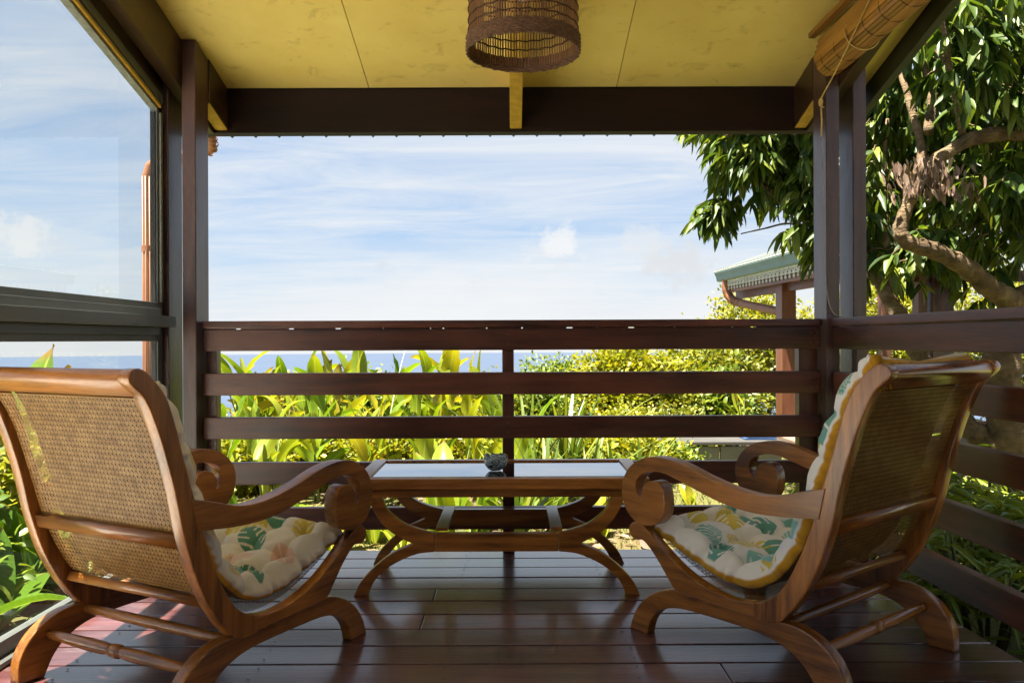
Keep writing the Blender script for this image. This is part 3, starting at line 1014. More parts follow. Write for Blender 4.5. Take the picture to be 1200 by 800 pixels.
LCH = ((-.964, 2.461), .471)
RCH = ((.900, 2.593), -.663)
chair('carved teak plantation chair with cane back on the left, beside the window', *LCH)
chair('carved teak plantation chair on the right, beside the side railing', *RCH)

# ------------------------------------------------------------------ cushions
MIDC = catmull([(.322, .352), (.262, .328), (.19, .300), (.115, .272), (.03, .252), (-.05, .256), (-.115, .292), (-.165, .347), (-.205, .418), (-.238, .50), (-.272, .61), (-.312, .725), (-.352, .815), (-.398, .885), (-.421, .918)], (), 8, False)
cush_path = Path2(MIDC)


def cushion_mesh(name, seed, palette, base, gus):
    r = np.random.default_rng(seed)
    L = cush_path.L * (0.94 if gus > 2 else 1.0)
    ns, ntf = 420, 190
    hw = 0.277
    s = np.linspace(0, L, ns)
    P, d, nn = cush_path.frame(s)
    nn = -nn                                      # towards the sitter
    # smooth the frame in the seat bend
    if nn[0] @ np.array([-0.3, 1.0]) < 0: nn = -nn
    rows = 9; colsn = 4
    sb = (np.arange(rows) + 0.55) * L / rows
    tb = (np.arange(colsn) + 0.5) / colsn * 2 * hw - hw
    # buttons staggered slightly
    B = [(a + r.uniform(-.008, .008), c + r.uniform(-.008, .008)) for a in sb for c in tb]
    t = np.linspace(-hw, hw, ntf)
    S, T = np.meshgrid(s, t, indexing='ij')
    h = np.full_like(S, 0.046)
    dip = np.zeros_like(S)
    for (a, c) in B:
        rr2 = (S - a) ** 2 + (T - c) ** 2
        th_ = np.arctan2(T - c, S - a); rq = np.sqrt(rr2)
        dip += 0.0045 * (0.5 + 0.5 * np.cos(7 * th_ + a * 90)) * np.exp(-rq / 0.028)
        dip += 0.034 * np.exp(-rr2 / (2 * 0.024 ** 2)) + 0.016 * np.exp(-rr2 / (2 * 0.007 ** 2))
    # creases running between buttons
    crease = np.zeros_like(S)
    for c in tb: crease = np.maximum(crease, 0.013 * np.exp(-np.abs(T - c) / 0.012))
    for a in sb: crease = np.maximum(crease, 0.013 * np.exp(-np.abs(S - a) / 0.012))
    ph = r.uniform(0, 6.28, 8)
    wrink = sum(0.0016 / (k + 1) ** 0.6 * np.sin((S * math.cos(ph[k]) + T * math.sin(ph[k])) * (38 + 31 * k) + ph[k] * 5) for k in range(5))
    h = h - dip - crease + wrink + 0.005
    edge = np.clip((hw - np.abs(T)) / 0.045, 0, 1)
    endf = np.clip(np.minimum(S, L - S) / 0.045, 0, 1)
    rnd = (1 - (1 - edge) ** 2.2) * (1 - (1 - endf) ** 2.2)
    h = 0.004 + (h - 0.004) * (0.30 + 0.70 * rnd)
    # sides pulled in at each button row
    pull = sum(np.exp(-((s - a) / 0.016) ** 2) for a in sb)
    wpull = 1 - 0.020 * pull
    X = T * wpull[:, None]
    sag = (0.034 * (1 - (T / hw) ** 2) * np.clip((S - (L - 0.16)) / 0.16, 0, 1) ** 2)
    U = P[:, None, 0] + nn[:, None, 0] * h
    Z = P[:, None, 1] + nn[:, None, 1] * h - sag
    front = np.stack([X, U, Z], -1)
    # colours
    colr = np.empty((ns, ntf, 3)); colr[:] = base
    S2, T2 = S, T
    todo = []
    for k in range(30):
        a, c = r.uniform(0.42, L), r.uniform(-hw, hw)
        todo.append((a, c, r.uniform(0.045, 0.09), r.uniform(0, 6.28), palette[r.integers(len(palette))], r.integers(3)))
    YL, GR, PK, TL = palette[0], palette[2], palette[4], palette[3]
    todo += [(.06, .19, .055, .5, YL, 0), (.09, -.02, .075, 2.4, YL, 0), (.15, .06, .07, 1.0, GR, 0), (.12, -.20, .065, 3.4, PK, 1), (.24, -.10, .08, .7, YL, 1), (.27, .10, .055, 2.0, PK, 1), (.30, -.02, .06, 4.2, GR, 2), (.34, .21, .07, 1.2, GR, 0),
             (.20, .22, .06, 4.0, PK, 2), (.22, -.23, .06, 5.0, GR, 0), (.36, -.18, .075, 2.9, TL, 0), (.39, .07, .07, 5.5, YL, 0), (.02, .06, .05, 1.9, GR, 2), (.04, -.13, .06, 4.9, YL, 2), (.44, -.05, .06, .2, PK, 1)]
    for (a, c, sz, al, cc, kind) in todo:
        cc = np.array(cc)
        x = ((S2 - a) * math.cos(al) + (T2 - c) * math.sin(al)) / sz
        y = (-(S2 - a) * math.sin(al) + (T2 - c) * math.cos(al)) / sz
        w = 0.62 * np.clip(1 - x * x, 0, 1) ** 0.6 * (1 - 0.25 * x)
        inside = (np.abs(x) < 1) & (np.abs(y) < w)
        if kind == 0:          # slotted leaf
            slot = (np.mod((x + np.abs(y) * 0.8) * 2.6 + 0.2, 1) < 0.30) & (np.abs(y) > 0.16)
            inside &= ~slot
        elif kind == 1:        # striped petal fan
            ang = np.arctan2(y, x + 1.05)
            inside &= (np.mod(ang * 5.2, 1) < 0.66)
        else:
            inside &= (np.abs(y) > 0.05)
        colr[inside] = cc
    MUST = np.array((0.56, 0.29, 0.022))
    # gusset + back
    ng = 7
    nb = 12
    sides = []
    colsb = []
    for sg, first in ((1, ntf - 1), (-1, 0)):
        blk = []
        for j in range(1, ng):
            f = j / ng
            h0 = h[:, first]
            hh = h0 + (-0.030 - h0) * f
            bul = 0.015 * math.sin(math.pi * f) * (1 - 0.55 * pull) + 0.0035 * np.sin(s * 150 + 2 * np.sin(s * 41)) * math.sin(math.pi * f)
            xx = sg * (hw * wpull + bul)
            blk.append(np.stack([xx, P[:, 0] + nn[:, 0] * hh, P[:, 1] + nn[:, 1] * hh], -1))
        sides.append(np.stack(blk, 1))
    backx = np.linspace(hw, -hw, nb)
    hb = -0.026 - 0.004 * (1 - (backx / hw) ** 2)
    sagb = 0.034 * (1 - (backx[None] / hw) ** 2) * (np.clip((s - (L - 0.16)) / 0.16, 0, 1) ** 2)[:, None]
    back = np.stack([np.broadcast_to(backx[None, :], (ns, nb)) * wpull[:, None], P[:, None, 0] + nn[:, None, 0] * hb[None], P[:, None, 1] + nn[:, None, 1] * hb[None] - sagb], -1)
    loop = np.concatenate([front, sides[0], back, sides[1][:, ::-1]], 1)      # closed ring of columns
    nc = loop.shape[1]
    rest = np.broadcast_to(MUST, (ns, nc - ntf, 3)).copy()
    rest[:, ng - 1:ng - 1 + nb] = (0.085, 0.040, 0.007)          # ochre backing cloth, darkened to stand for shade behind the cane
    if gus:
        rest[:, :gus] = base; rest[:, -gus:] = base
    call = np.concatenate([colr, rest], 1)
    V_ = loop.reshape(-1, 3)
    i, j = np.meshgrid(np.arange(ns - 1), np.arange(nc), indexing='ij')
    j2 = (j + 1) % nc
    Q_ = np.stack([i * nc + j, i * nc + j2, (i + 1) * nc + j2, (i + 1) * nc + j], -1).reshape(-1, 4)
    # end caps: bridge front row to back row
    me_q = [Q_]
    extraV, extraC = [], []
    base_i = len(V_)
    capT = []
    for row, flip in ((0, False), (ns - 1, True)):
        cpt = loop[row].mean(0)
        extraV.append(cpt); extraC.append(MUST)
        ci = base_i + len(extraV) - 1
        for jj in range(nc):
            tri = (row * nc + jj, ci, row * nc + (jj + 1) % nc)
            capT.append(tri if not flip else tri[::-1])
    V_ = np.concatenate([V_, np.array(extraV)])
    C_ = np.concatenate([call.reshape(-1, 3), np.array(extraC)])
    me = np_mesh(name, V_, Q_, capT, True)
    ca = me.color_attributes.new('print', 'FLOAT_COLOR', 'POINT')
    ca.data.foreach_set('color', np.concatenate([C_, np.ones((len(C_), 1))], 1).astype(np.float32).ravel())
    return me, B, hw, P, nn


def cushion(label, loc, heading, seed, palette, base, tassel, gus):
    e = empty('cushion', (loc[0], loc[1], 0.2), -heading)
    tag(e, label, 'cushion', 'chair cushions')
    me, B, hw, P, nn = cushion_mesh('cover', seed, palette, base, gus)
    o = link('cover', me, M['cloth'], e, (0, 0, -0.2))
    if tassel:
        a = Acc()
        for sx in (-1,):
            top = Vector((sx * (hw + 0.004), float(P[-1, 0]) - 0.010, float(P[-1, 1]) - 0.2 - 0.004))
            V_, F_ = lathe([(0, .012), (.010, .010), (.013, 0), (.009, -.010), (.007, -.014)], 12)
            kn = link('tassel_knot', mesh_from('tassel_knot', [Vector(p) * 1.25 + top for p in V_], F_, True), M['mustard'], e)
            a = Acc()
            for k in range(26):
                an = random.uniform(0, 6.28); q = random.uniform(0.2, 1)
                st = top + Vector((math.cos(an) * .006 * q, math.sin(an) * .006 * q, -.012))
                en = st + Vector((math.cos(an) * .018 * q + sx * .01, math.sin(an) * .018 * q - .022, -.058 - random.uniform(0, .012)))
                mid = (st + en) / 2 + Vector((math.cos(an) * .006, math.sin(an) * .006, .006))
                a.add(*tube_arrays([st, mid, en], [.0028, .0034, .0022], 5))
            t_ = a.build('tassel', M['mustard'], e, True)
            t_['kind'] = 'stuff'
    return e


PAL_L = [(.64, .50, .09), (.62, .46, .06), (.11, .28, .19), (.64, .52, .20), (.74, .48, .36), (.74, .56, .44), (.66, .54, .26), (.08, .26, .17), (.72, .52, .40), (.64, .50, .10)]
PAL_R = [(.65, .52, .09), (.64, .50, .06), (.14, .36, .31), (.28, .56, .51), (.20, .48, .43), (.74, .58, .50), (.12, .36, .30), (.64, .50, .10), (.74, .62, .54), (.66, .56, .25)]
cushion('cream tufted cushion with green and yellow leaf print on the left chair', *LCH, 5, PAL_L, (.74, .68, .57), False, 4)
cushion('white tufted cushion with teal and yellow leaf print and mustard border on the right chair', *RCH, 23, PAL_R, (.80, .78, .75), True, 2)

# ------------------------------------------------------------------ coffee table
TBX, TBY = -0.0615, 3.045
tb_ = empty('coffee_table', (TBX, TBY + 0.24, 0))
tag(tb_, 'low teak coffee table with curved crossed legs and dark glass top', 'table')
cx0 = 0.2365      # half length of the centre stretcher
UP_IN = [(-.4405, .372), (-.430, .352), (-.4115, .318), (-.3585, .274), (-.2995, .250), (-.2365, .234)]
LO_BOT = [(-.2365, .166), (-.2995, .159), (-.3585, .137), (-.4175, .103), (-.4665, .054), (-.4915, 0)]
LO_TOP = [(-.5445, 0), (-.518, .053), (-.4665, .108), (-.3975, .161), (-.318, .1965)]
UP_OUT = [(-.3685, .221), (-.4165, .254), (-.4555, .303), (-.480, .350), (-.486, .372)]
LEGP = UP_IN + LO_BOT + LO_TOP + UP_OUT
sharp_i = (0, 5, 6, 11, 12, 16, 21)


def tleg(mirror, y0, y1):
    pts = catmull(LEGP, sharp_i, 5)
    bm = bmesh.new()
    sx = -1 if mirror else 1
    a = [bm.verts.new((sx * p[0], y0, p[1])) for p in pts]
    f = bm.faces.new(a)
    r_ = bmesh.ops.extrude_face_region(bm, geom=[f])
    vs = [g for g in r_['geom'] if isinstance(g, bmesh.types.BMVert)]
    bmesh.ops.translate(bm, vec=(0, y1 - y0, 0), verts=vs)
    bmesh.ops.recalc_face_normals(bm, faces=bm.faces)
    ed = set()
    for q in bm.faces:
        if len(q.verts) > 4: ed.update(q.edges)
    bmesh.ops.bevel(bm, geom=list(ed), offset=0.004, segments=2, profile=0.6, affect='EDGES')
    for q in bm.faces: q.smooth = abs(q.normal.y) < 0.95
    me = bpy.data.meshes.new('leg'); bm.to_mesh(me); bm.free()
    return me


for ya in (-0.24, 0.195):
    for mr in (False, True):
        link('leg', tleg(mr, ya, ya + 0.042), M['teak_x'], tb_)
    box('stretcher', (-cx0 + .0012, cx0 - .0012), (ya + 0.001, ya + 0.041), (.166, .234), M['teak_x'], tb_, 0.004)
    box('apron', (-.500, .505), (ya + 0.005, ya + 0.037), (.372, .404), M['teak_x'], tb_, 0.003)
for xx in (-.211, .229):
    box('cross_bar', (xx - .023, xx + .023), (-.205, .20), (.2365, .2505), M['teak_y'], tb_, 0.003)
for xx in (-.486, .49):
    box('end_apron', (xx - .016, xx + .016), (-.20, .197), (.373, .403), M['teak_y'], tb_, 0.003)
# top frame
TZ0, TZ1 = .4045, .4455
TXa, TXb, TYa, TYb = -.545, .580, -.252, .252
box('frame_rail', (TXa + .056, TXb - .056), (TYa, TYa + .04), (TZ0, TZ1), M['teak_x'], tb_, 0.004)
box('frame_rail', (TXa + .056, TXb - .056), (TYb - .04, TYb), (TZ0, TZ1), M['teak_x'], tb_, 0.004)
box('frame_stile', (TXa, TXa + .0555), (TYa, TYb), (TZ0, TZ1), M['teak_y'], tb_, 0.004)
box('frame_stile', (TXb - .0555, TXb), (TYa, TYb), (TZ0, TZ1), M['teak_y'], tb_, 0.004)
tg, nt, b = new_mat('dark_table_glass')
b.inputs['Base Color'].default_value = (0.012, 0.013, 0.013, 1)
b.inputs['Roughness'].default_value = 0.015
b.inputs['IOR'].default_value = 2.1
b.inputs['Coat Weight'].default_value = 1.0
b.inputs['Coat Roughness'].default_value = 0.01
b.inputs['Coat IOR'].default_value = 1.7
box('glass_top', (TXa + .0565, TXb - .0565), (TYa + .0405, TYb - .0405), (.428, .4385), tg, tb_, 0.001)

# ashtray: blown-glass bowl with a folded rim
ash_m, nt, b = new_mat('swirled_art_glass')
tc_ = N(nt, 'ShaderNodeTexCoord')
sw = noise(nt, mapping(nt, tc_.outputs['Object'], (1, 1, 2.2), (0.4, 0.3, 0)), 26.0, 3, 0.5, 2.2)
nt.links.new(ramp(nt, sw, [(0.36, (0.01, 0.015, 0.016)), (0.44, (0.06, 0.10, 0.10)), (0.49, (0.65, 0.75, 0.74)), (0.57, (0.20, 0.36, 0.36)), (0.64, (0.75, 0.80, 0.78))]), b.inputs['Base Color'])
b.inputs['Roughness'].default_value = 0.03
b.inputs['Transmission Weight'].default_value = 0.55
b.inputs['Coat Weight'].default_value = 1.0
prof = [(0, .003), (.020, .002), (.028, .006), (.040, .020), (.047, .038), (.046, .052), (.040, .060), (.034, .058), (.036, .046), (.030, .030), (.018, .018), (0, .014)]
V_, F_ = lathe(prof, 48, lambda i, t: ((.0035 * math.sin(3 * t + .5) + .002 * math.sin(7 * t)) * min(1, i / 4), (.006 * math.sin(3 * t) + .003 * math.sin(5 * t + 1)) if 4 <= i <= 8 else 0))
e = empty('ashtray', (-0.070, 3.262, .4387))
tag(e, 'small swirled glass bowl with wavy rim standing on the table', 'bowl')
link('bowl', mesh_from('bowl', V_, F_, True), ash_m, e)
V_, F_ = lathe([(0, .047), (.012, .046), (.022, .052), (.026, .062), (.018, .069), (.006, .066), (0, .066)], 32, lambda i, t: (.004 * math.sin(2 * t + 1), .004 * math.sin(3 * t)))
link('folded_lip', mesh_from('folded_lip', [(p[0] + .006, p[1] - .01, p[2]) for p in V_], F_, True), ash_m, e)

# ------------------------------------------------------------------ lampshade
LX, LY, LZ = 0.040, 2.58, 1.888
lamp = empty('pendant_lamp', (LX, LY, LZ))
tag(lamp, 'woven bamboo drum pendant lamp hanging from the ceiling', 'lamp')
M['reed'] = wood('bamboo_reed', (0.12, 0.05, 0.020), (0.36, 0.18, 0.075), 'z', 0.6, 0, 60, 0.1, 0.1)
M['twine'] = plain('dark_twine', (0.055, 0.024, 0.014), 0.85, 0.2, 40)
M['band'] = plain('woven_rush_band', (0.20, 0.10, 0.052), 0.8, 0.25, 70, bump=0.8)
RB, RT, LH = 0.180, 0.174, 0.42
sl = Acc()
for k in range(112):
    t = 2 * math.pi * k / 112 + random.uniform(-.006, .006)
    r_ = RB - 0.006
    w = random.uniform(.0036, .0054)
    rot = Matrix.Rotation(t, 3, 'Z')
    sl.box((r_ * math.cos(t), r_ * math.sin(t), LH / 2 + .01), .0022, w, LH - .02, rot)
o = sl.build('slats', M['reed'], lamp); o['kind'] = 'stuff'
tw = Acc()
for k in range(11):
    zz = .075 + k * .033 + random.uniform(-.003, .003)
    for rr_ in (RB - .0032, RB - .0088):
        pts = [(rr_ * math.cos(2 * math.pi * j / 72), rr_ * math.sin(2 * math.pi * j / 72), zz + .0022 * math.sin(j * 3.14159 / 1.5)) for j in range(73)]
        tw.add(*tube_arrays(pts, .0018, 5, False))
o = tw.build('twine_rings', M['twine'], lamp, True); o['kind'] = 'stuff'
bd = Acc()
for row in range(8):
    zz = .004 + row * .0062
    pts = []
    for j in range(181):
        t = 2 * math.pi * j / 180
        q = RB + .0022 * math.sin(j * math.pi * 0.5 + row * math.pi)
        pts.append((q * math.cos(t), q * math.sin(t), zz + .0012 * math.sin(j * 0.9 + row)))
    bd.add(*tube_arrays(pts, .0040, 6, False))
o = bd.build('rim_band', M['band'], lamp, True); o['kind'] = 'stuff'
tube('cord', [(0, 0, LH - .02), (0, 0, ceil_z(LY) - LZ - .20)], .004, plain('black_cord', (.01, .01, .01), .5), lamp, 8)
tube('cross_wire', [(-RB + .008, 0, LH - .03), (RB - .008, 0, LH - .03)], .003, M['twine'], lamp, 6)
V_, F_ = lathe([(0, .17), (.018, .175), (.034, .195), (.040, .22), (.036, .25), (.022, .28), (.018, .30), (.018, .39), (0, .39)], 24)
bm_, nt, b = new_mat('frosted_bulb')
b.inputs['Base Color'].default_value = (0.8, 0.78, 0.72, 1); b.inputs['Roughness'].default_value = 0.25
link('bulb', mesh_from('bulb', V_, F_, True), bm_, lamp)

# ------------------------------------------------------------------ rolled bamboo blind, right
BX, BZ, BR = 1.398, 2.180, 0.060
by0, by1 = 1.2, 3.52
bl = empty('bamboo_blind', (BX, by1, BZ))
tag(bl, 'rolled-up bamboo blind tied under the ceiling above the right railing', 'blind')
M['bamboo'] = wood('bamboo_strip', (0.20, 0.080, 0.012), (0.42, 0.20, 0.036), 'y', 0.42, 0.1, 60, 0.45, 0.1)
nst = 24
for k in range(nst):
    t0 = 2 * math.pi * k / nst
    r_ = BR * (1 + 0.03 * math.sin(k * 2.3))
    sme = box_mesh('strip', 2 * math.pi * BR / nst * 0.93, by1 - by0 - random.uniform(0, .012), .006, .0015, 1)
    link('strip', sme, M['bamboo'], bl, (r_ * math.cos(t0), (by0 - by1) / 2, r_ * math.sin(t0)), (0, math.pi / 2 - t0, 0))
# core layers of the roll seen at its end
tube('inner_roll', [(0, by0 - by1 + .004, 0), (0, -.006, 0)], BR * 0.88, plain('bamboo_end', (0.20, 0.095, 0.02), .6, .3, 60), bl, 24, False)
# hanging part between roll and ceiling
for k in range(4):
    sme = box_mesh('slat', .005, by1 - by0 + .02, .022, .0012, 1)
    link('slat', sme, M['bamboo'], bl, (-BR * 0.98 + .006 * k - .004, (by0 - by1) / 2, .018 + k * .0235), (0, R(-12), 0))
box('head_slat', (-.085, -.055), (by0 - by1, .02), (.112, .135), M['bamboo'], bl, .002)
yy = by1 - 0.07
while yy > by0:
    pts = [((BR * 1.07) * math.cos(2 * math.pi * j / 28), yy - by1, (BR * 1.07) * math.sin(2 * math.pi * j / 28)) for j in range(29)]
    V_, F_ = tube_arrays(pts, .0015, 5, False)
    link('binding', mesh_from('binding', V_, F_, True), M['twine'], bl)
    yy -= 0.135
M['cord'] = plain('yellow_cotton_cord', (0.55, 0.38, 0.12), .8, .15, 80)
# loop holding the roll
pts = [((BR * 1.16) * math.cos(R(a)), -.33 + .02 * math.sin(R(a)), (BR * 1.18) * math.sin(R(a))) for a in range(70, 350, 12)]
link('tie_loop', mesh_from('tie_loop', *tube_arrays([(-.05, -.42, .13)] + pts, .003, 6), True), M['cord'], bl)
# pull cord running from the pulley down to the post and then along it to the rail
cw = [(1.30, 2.60, 2.36), (1.318, 2.9, 2.235), (1.345, 3.30, 2.085), (1.362, 3.535, 2.015), (1.385, 3.548, 1.99)]
pc = empty('pull_cord', (1.38, 3.545, 1.0))
tag(pc, 'thin pale pull cord from the bamboo blind down the right post', 'cord')
rel(tube('upper_run', catmull(cw, (), 6, False), .0032, M['cord'], None, 7), pc)
V_, F_ = lathe([(0, -.02), (.008, -.016), (.011, 0), (.007, .014), (0, .018)], 10)
rel(link('knot', mesh_from('knot', V_, F_, True), M['cord'], None, (1.366, 3.538, 2.012)), pc)
low = [(1.366, 3.538, 2.012), (1.371, 3.538, 1.90), (1.372, 3.540, 1.78), (1.380, 3.541, 1.5), (1.388, 3.542, 1.22), (1.402, 3.541, 1.12), (1.425, 3.535, 1.075), (1.455, 3.52, 1.064)]
rel(tube('lower_run', catmull(low, (), 6, False), .0022, plain('grey_cord', (.30, .26, .22), .8), None, 6), pc)
rel(tube('loose_end', [(1.366, 3.537, 2.005), (1.369, 3.536, 1.93), (1.368, 3.537, 1.86)], .0038, M['cord'], None, 6), pc)
#=HUT
# ------------------------------------------------------------------ neighbouring pavilion
def at(px, py, Y):
    dx, dy = px - 600, py - 398
    return Vector(((dx - dy * .0041) / 940 * Y, Y, 0.97 - (dy + dx * .0041) / 940 * Y))


def eave_x(y): return 2.78 + (10.8 - y) * 0.055


hut = empty('garden_pavilion', (4.2, 8.5, -0.3))
tag(hut, 'timber pavilion with green gutter and white lace trim beyond the right post', 'pavilion')
M['gutter'] = plain('sage_green_gutter', (0.17, 0.26, 0.25), 0.45, 0.1, 4.0)
M['lace'] = plain('white_lace_trim', (0.78, 0.78, 0.74), 0.6, 0.08, 10.0)
M['red_y'] = wood('red_brown_timber', (0.10, 0.032, 0.014), (0.24, 0.085, 0.035), 'y', 0.45, 0.1, 40, 0.3, 0.1)
M['red_z'] = wood('red_brown_post', (0.09, 0.030, 0.014), (0.21, 0.075, 0.032), 'z', 0.45, 0.1, 40, 0.3, 0.1)
HY0, HY1 = 6.3, 10.8
# gutter: trough with a rolled lip, swept along the eave
gp = [(0.10, 0.0), (-0.005, 0.0), (-0.02, 0.012), (-0.03, 0.06), (-0.045, 0.095), (-0.055, 0.112), (-0.055, 0.125), (-0.04, 0.125), (-0.03, 0.11), (-0.012, 0.06), (-0.004, 0.018), (0.10, 0.018)]
V, F = [], []
for y_ in (HY0, HY1):
    for u, w in gp: V.append((eave_x(y_) + u, y_, 1.735 + w))
k = len(gp)
F = [(i, (i + 1) % k, k + (i + 1) % k, k + i) for i in range(k)] + [tuple(range(k - 1, -1, -1)), tuple(range(k, 2 * k))]
rel(link('gutter', mesh_from('gutter', V, F), M['gutter']), hut)
# bright lip line on the gutter
rel(tube('gutter_lip', [(eave_x(HY0) - .05, HY0, 1.866), (eave_x(HY1) - .05, HY1, 1.866)], .008, plain('pale_lip', (.55, .57, .45), .5), None, 8), hut)
# corrugated roof
ny = 220
V, F = [], []
for i, y_ in enumerate(np.linspace(HY0 - .1, HY1 + .08, ny)):
    c_ = 0.011 * math.cos(2 * math.pi * y_ / 0.085)
    V += [(eave_x(y_) - .01, y_, 1.890 + c_), (eave_x(y_) + 3.6, y_, 1.890 + 1.25 + c_), (eave_x(y_) + 3.6, y_, 1.878 + 1.25 + c_), (eave_x(y_) - .01, y_, 1.878 + c_)]
for i in range(ny - 1):
    a = i * 4
    F += [(a, a + 1, a + 5, a + 4), (a + 3, a + 7, a + 6, a + 2), (a, a + 4, a + 7, a + 3)]
rel(link('roof', mesh_from('roof', V, F, True), plain('roof_metal', (0.09, 0.105, 0.10), 0.75, 0.1, 2.0)), hut)
# plate beam above the posts, fascia strip behind the lace
for nm, z0, z1, off in (('plate_beam', 1.50, 1.60, .20), ('fascia_board', 1.575, 1.735, .045)):
    rel(hexa(nm, [(eave_x(HY0) + off, HY0, z0), (eave_x(HY0) + off + .05, HY0, z0), (eave_x(HY1 - .1) + off + .05, HY1 - .1, z0), (eave_x(HY1 - .1) + off, HY1 - .1, z0),
                  (eave_x(HY0) + off, HY0, z1), (eave_x(HY0) + off + .05, HY0, z1), (eave_x(HY1 - .1) + off + .05, HY1 - .1, z1), (eave_x(HY1 - .1) + off, HY1 - .1, z1)], M['red_y'], None, .003), hut)
# lace trim: pierced pointed motifs
lc = Acc()
yy = HY0 + .03
while yy < HY1 - .15:
    x_ = eave_x(yy + .05) + .028
    rot = Matrix.Identity(3)
    def strip(y0, z0, y1, z1, w=.012):
        d = Vector((0, y1 - y0, z1 - z0)); L_ = d.length
        ang = math.atan2(z1 - z0, y1 - y0)
        lc.box((x_, (y0 + y1) / 2, (z0 + z1) / 2), .008, L_, w, Matrix.Rotation(ang, 3, 'X'))
    y0 = yy
    strip(y0, 1.725, y0 + .11, 1.725, .028)
    strip(y0, 1.715, y0 + .055, 1.640, .014); strip(y0 + .11, 1.715, y0 + .055, 1.640, .014)
    strip(y0 + .055, 1.72, y0 + .055, 1.605, .014)
    strip(y0, 1.66, y0 + .055, 1.70, .011); strip(y0 + .11, 1.66, y0 + .055, 1.70, .011)
    strip(y0 + .03, 1.632, y0 + .055, 1.612, .016); strip(y0 + .08, 1.632, y0 + .055, 1.612, .016)
    yy += .11
o = rel(lc.build('lace_trim', M['lace']), hut); o['kind'] = 'stuff'
# posts
for x0, x1, y0, y1, zt in ((3.03, 3.19, 9.0, 9.22, 1.60), (3.02, 3.10, 6.55, 6.63, 1.60), (5.9, 6.05, 9.0, 9.15, 2.6)):
    rel(box('post', (x0, x1), (y0, y1), (-.7, zt), M['red_z'], None, .006), hut)
rel(box('post', (3.55, 3.63), (7.0, 7.12), (-.5, 1.98), M['red_z'], None, .006), hut)
rel(box('post', (3.67, 3.86), (7.0, 7.12), (-.5, 1.98), M['dark_z'], None, .006), hut)
rel(box('cross_beam', (3.2, 6.2), (7.03, 7.09), (1.46, 1.56), M['dark_x'], None, .004), hut)
rel(box('cross_beam', (3.2, 6.2), (9.05, 9.11), (1.62, 1.72), M['dark_x'], None, .004), hut)
rel(box('floor_slab', (3.0, 6.2), (6.6, 10.6), (-.7, -.12), plain('pavilion_floor', (.2, .14, .1), .7), None, .01), hut)
for z0 in (.33, .13, -.07):
    rel(box('rail', (3.195, 6.0), (9.05, 9.09), (z0, z0 + .10), M['red_y'], None, .003), hut)
# downpipe with ribbed elbow
a0 = at(851, 326, 10.55); a1 = at(851, 338, 10.55); a2 = at(856, 349, 10.5); a3 = at(868, 355, 10.3); a4 = at(918, 366, 9.25)
pth = catmull([a0, a1, a2, a3, a4], (), 6, False)
rel(tube('downpipe', pth, .052, M['copper'], None, 14), hut)
for k_ in range(7, 19, 1):
    d = (pth[k_ + 1] - pth[k_ - 1]).normalized()
    V_, F_ = tube_arrays([pth[k_] - d * .008, pth[k_] + d * .008], .058, 14)
    rel(link('pipe_rib', mesh_from('pipe_rib', V_, F_), M['copper']), hut)

# low grey storage box on the lawn, a blue tarp folded on it
sb_ = empty('storage_box', (1.95, 8.15, -.33))
tag(sb_, 'low grey garden storage box seen between the rails below the pavilion', 'box')
M['gpanel'] = plain('weathered_grey_panel', (0.20, 0.19, 0.17), 0.7, 0.12, 5.0, bump=.3)
for x0, x1 in ((1.475, 2.015), (2.025, 2.62)):
    rel(box('front_panel', (x0, x1), (7.80, 7.84), (-.36, -.075), M['gpanel'], None, .006), sb_)
rel(box('lid', (1.46, 2.64), (7.77, 8.5), (-.06, -.025), plain('pale_grey_lid', (0.065, 0.062, 0.056), 0.6, .1, 4), None, .008), sb_)
rel(box('side_panel', (1.478, 1.51), (7.845, 8.45), (-.36, -.062), M['gpanel'], None, .004), sb_)
rel(box('side_panel', (2.58, 2.617), (7.845, 8.45), (-.36, -.062), M['gpanel'], None, .004), sb_)
tp = Acc()
for k_, (dz, s_) in enumerate(((0, 1), (.016, .96), (.03, .9))):
    tp.box((2.44 + .01 * k_, 8.1, -.016 + dz), .30 * s_, .42 * s_, .014, Matrix.Rotation(.06 * k_, 3, 'Z'))
e = empty('folded_tarp', (2.44, 8.1, -.024))
tag(e, 'bright blue folded tarp lying on the grey storage box', 'tarp')
rel(tp.build('folds', plain('blue_tarp', (.04, .09, .22), .5, .1, 8)), e)

# ------------------------------------------------------------------ vegetation
LT_V = np.array([[0, 0, 0], [-.5, .22, .07], [0, .24, 0], [.5, .22, .07], [-.48, .55, .09], [0, .56, .02], [.48, .55, .09], [-.27, .83, .03], [0, .83, -.02], [.27, .83, .03], [0, 1, -.07]])
LT_Q = np.array([[1, 2, 5, 4], [2, 3, 6, 5], [4, 5, 8, 7], [5, 6, 9, 8]])
LT_T = np.array([[0, 2, 1], [0, 3, 2], [7, 8, 10], [8, 9, 10]])


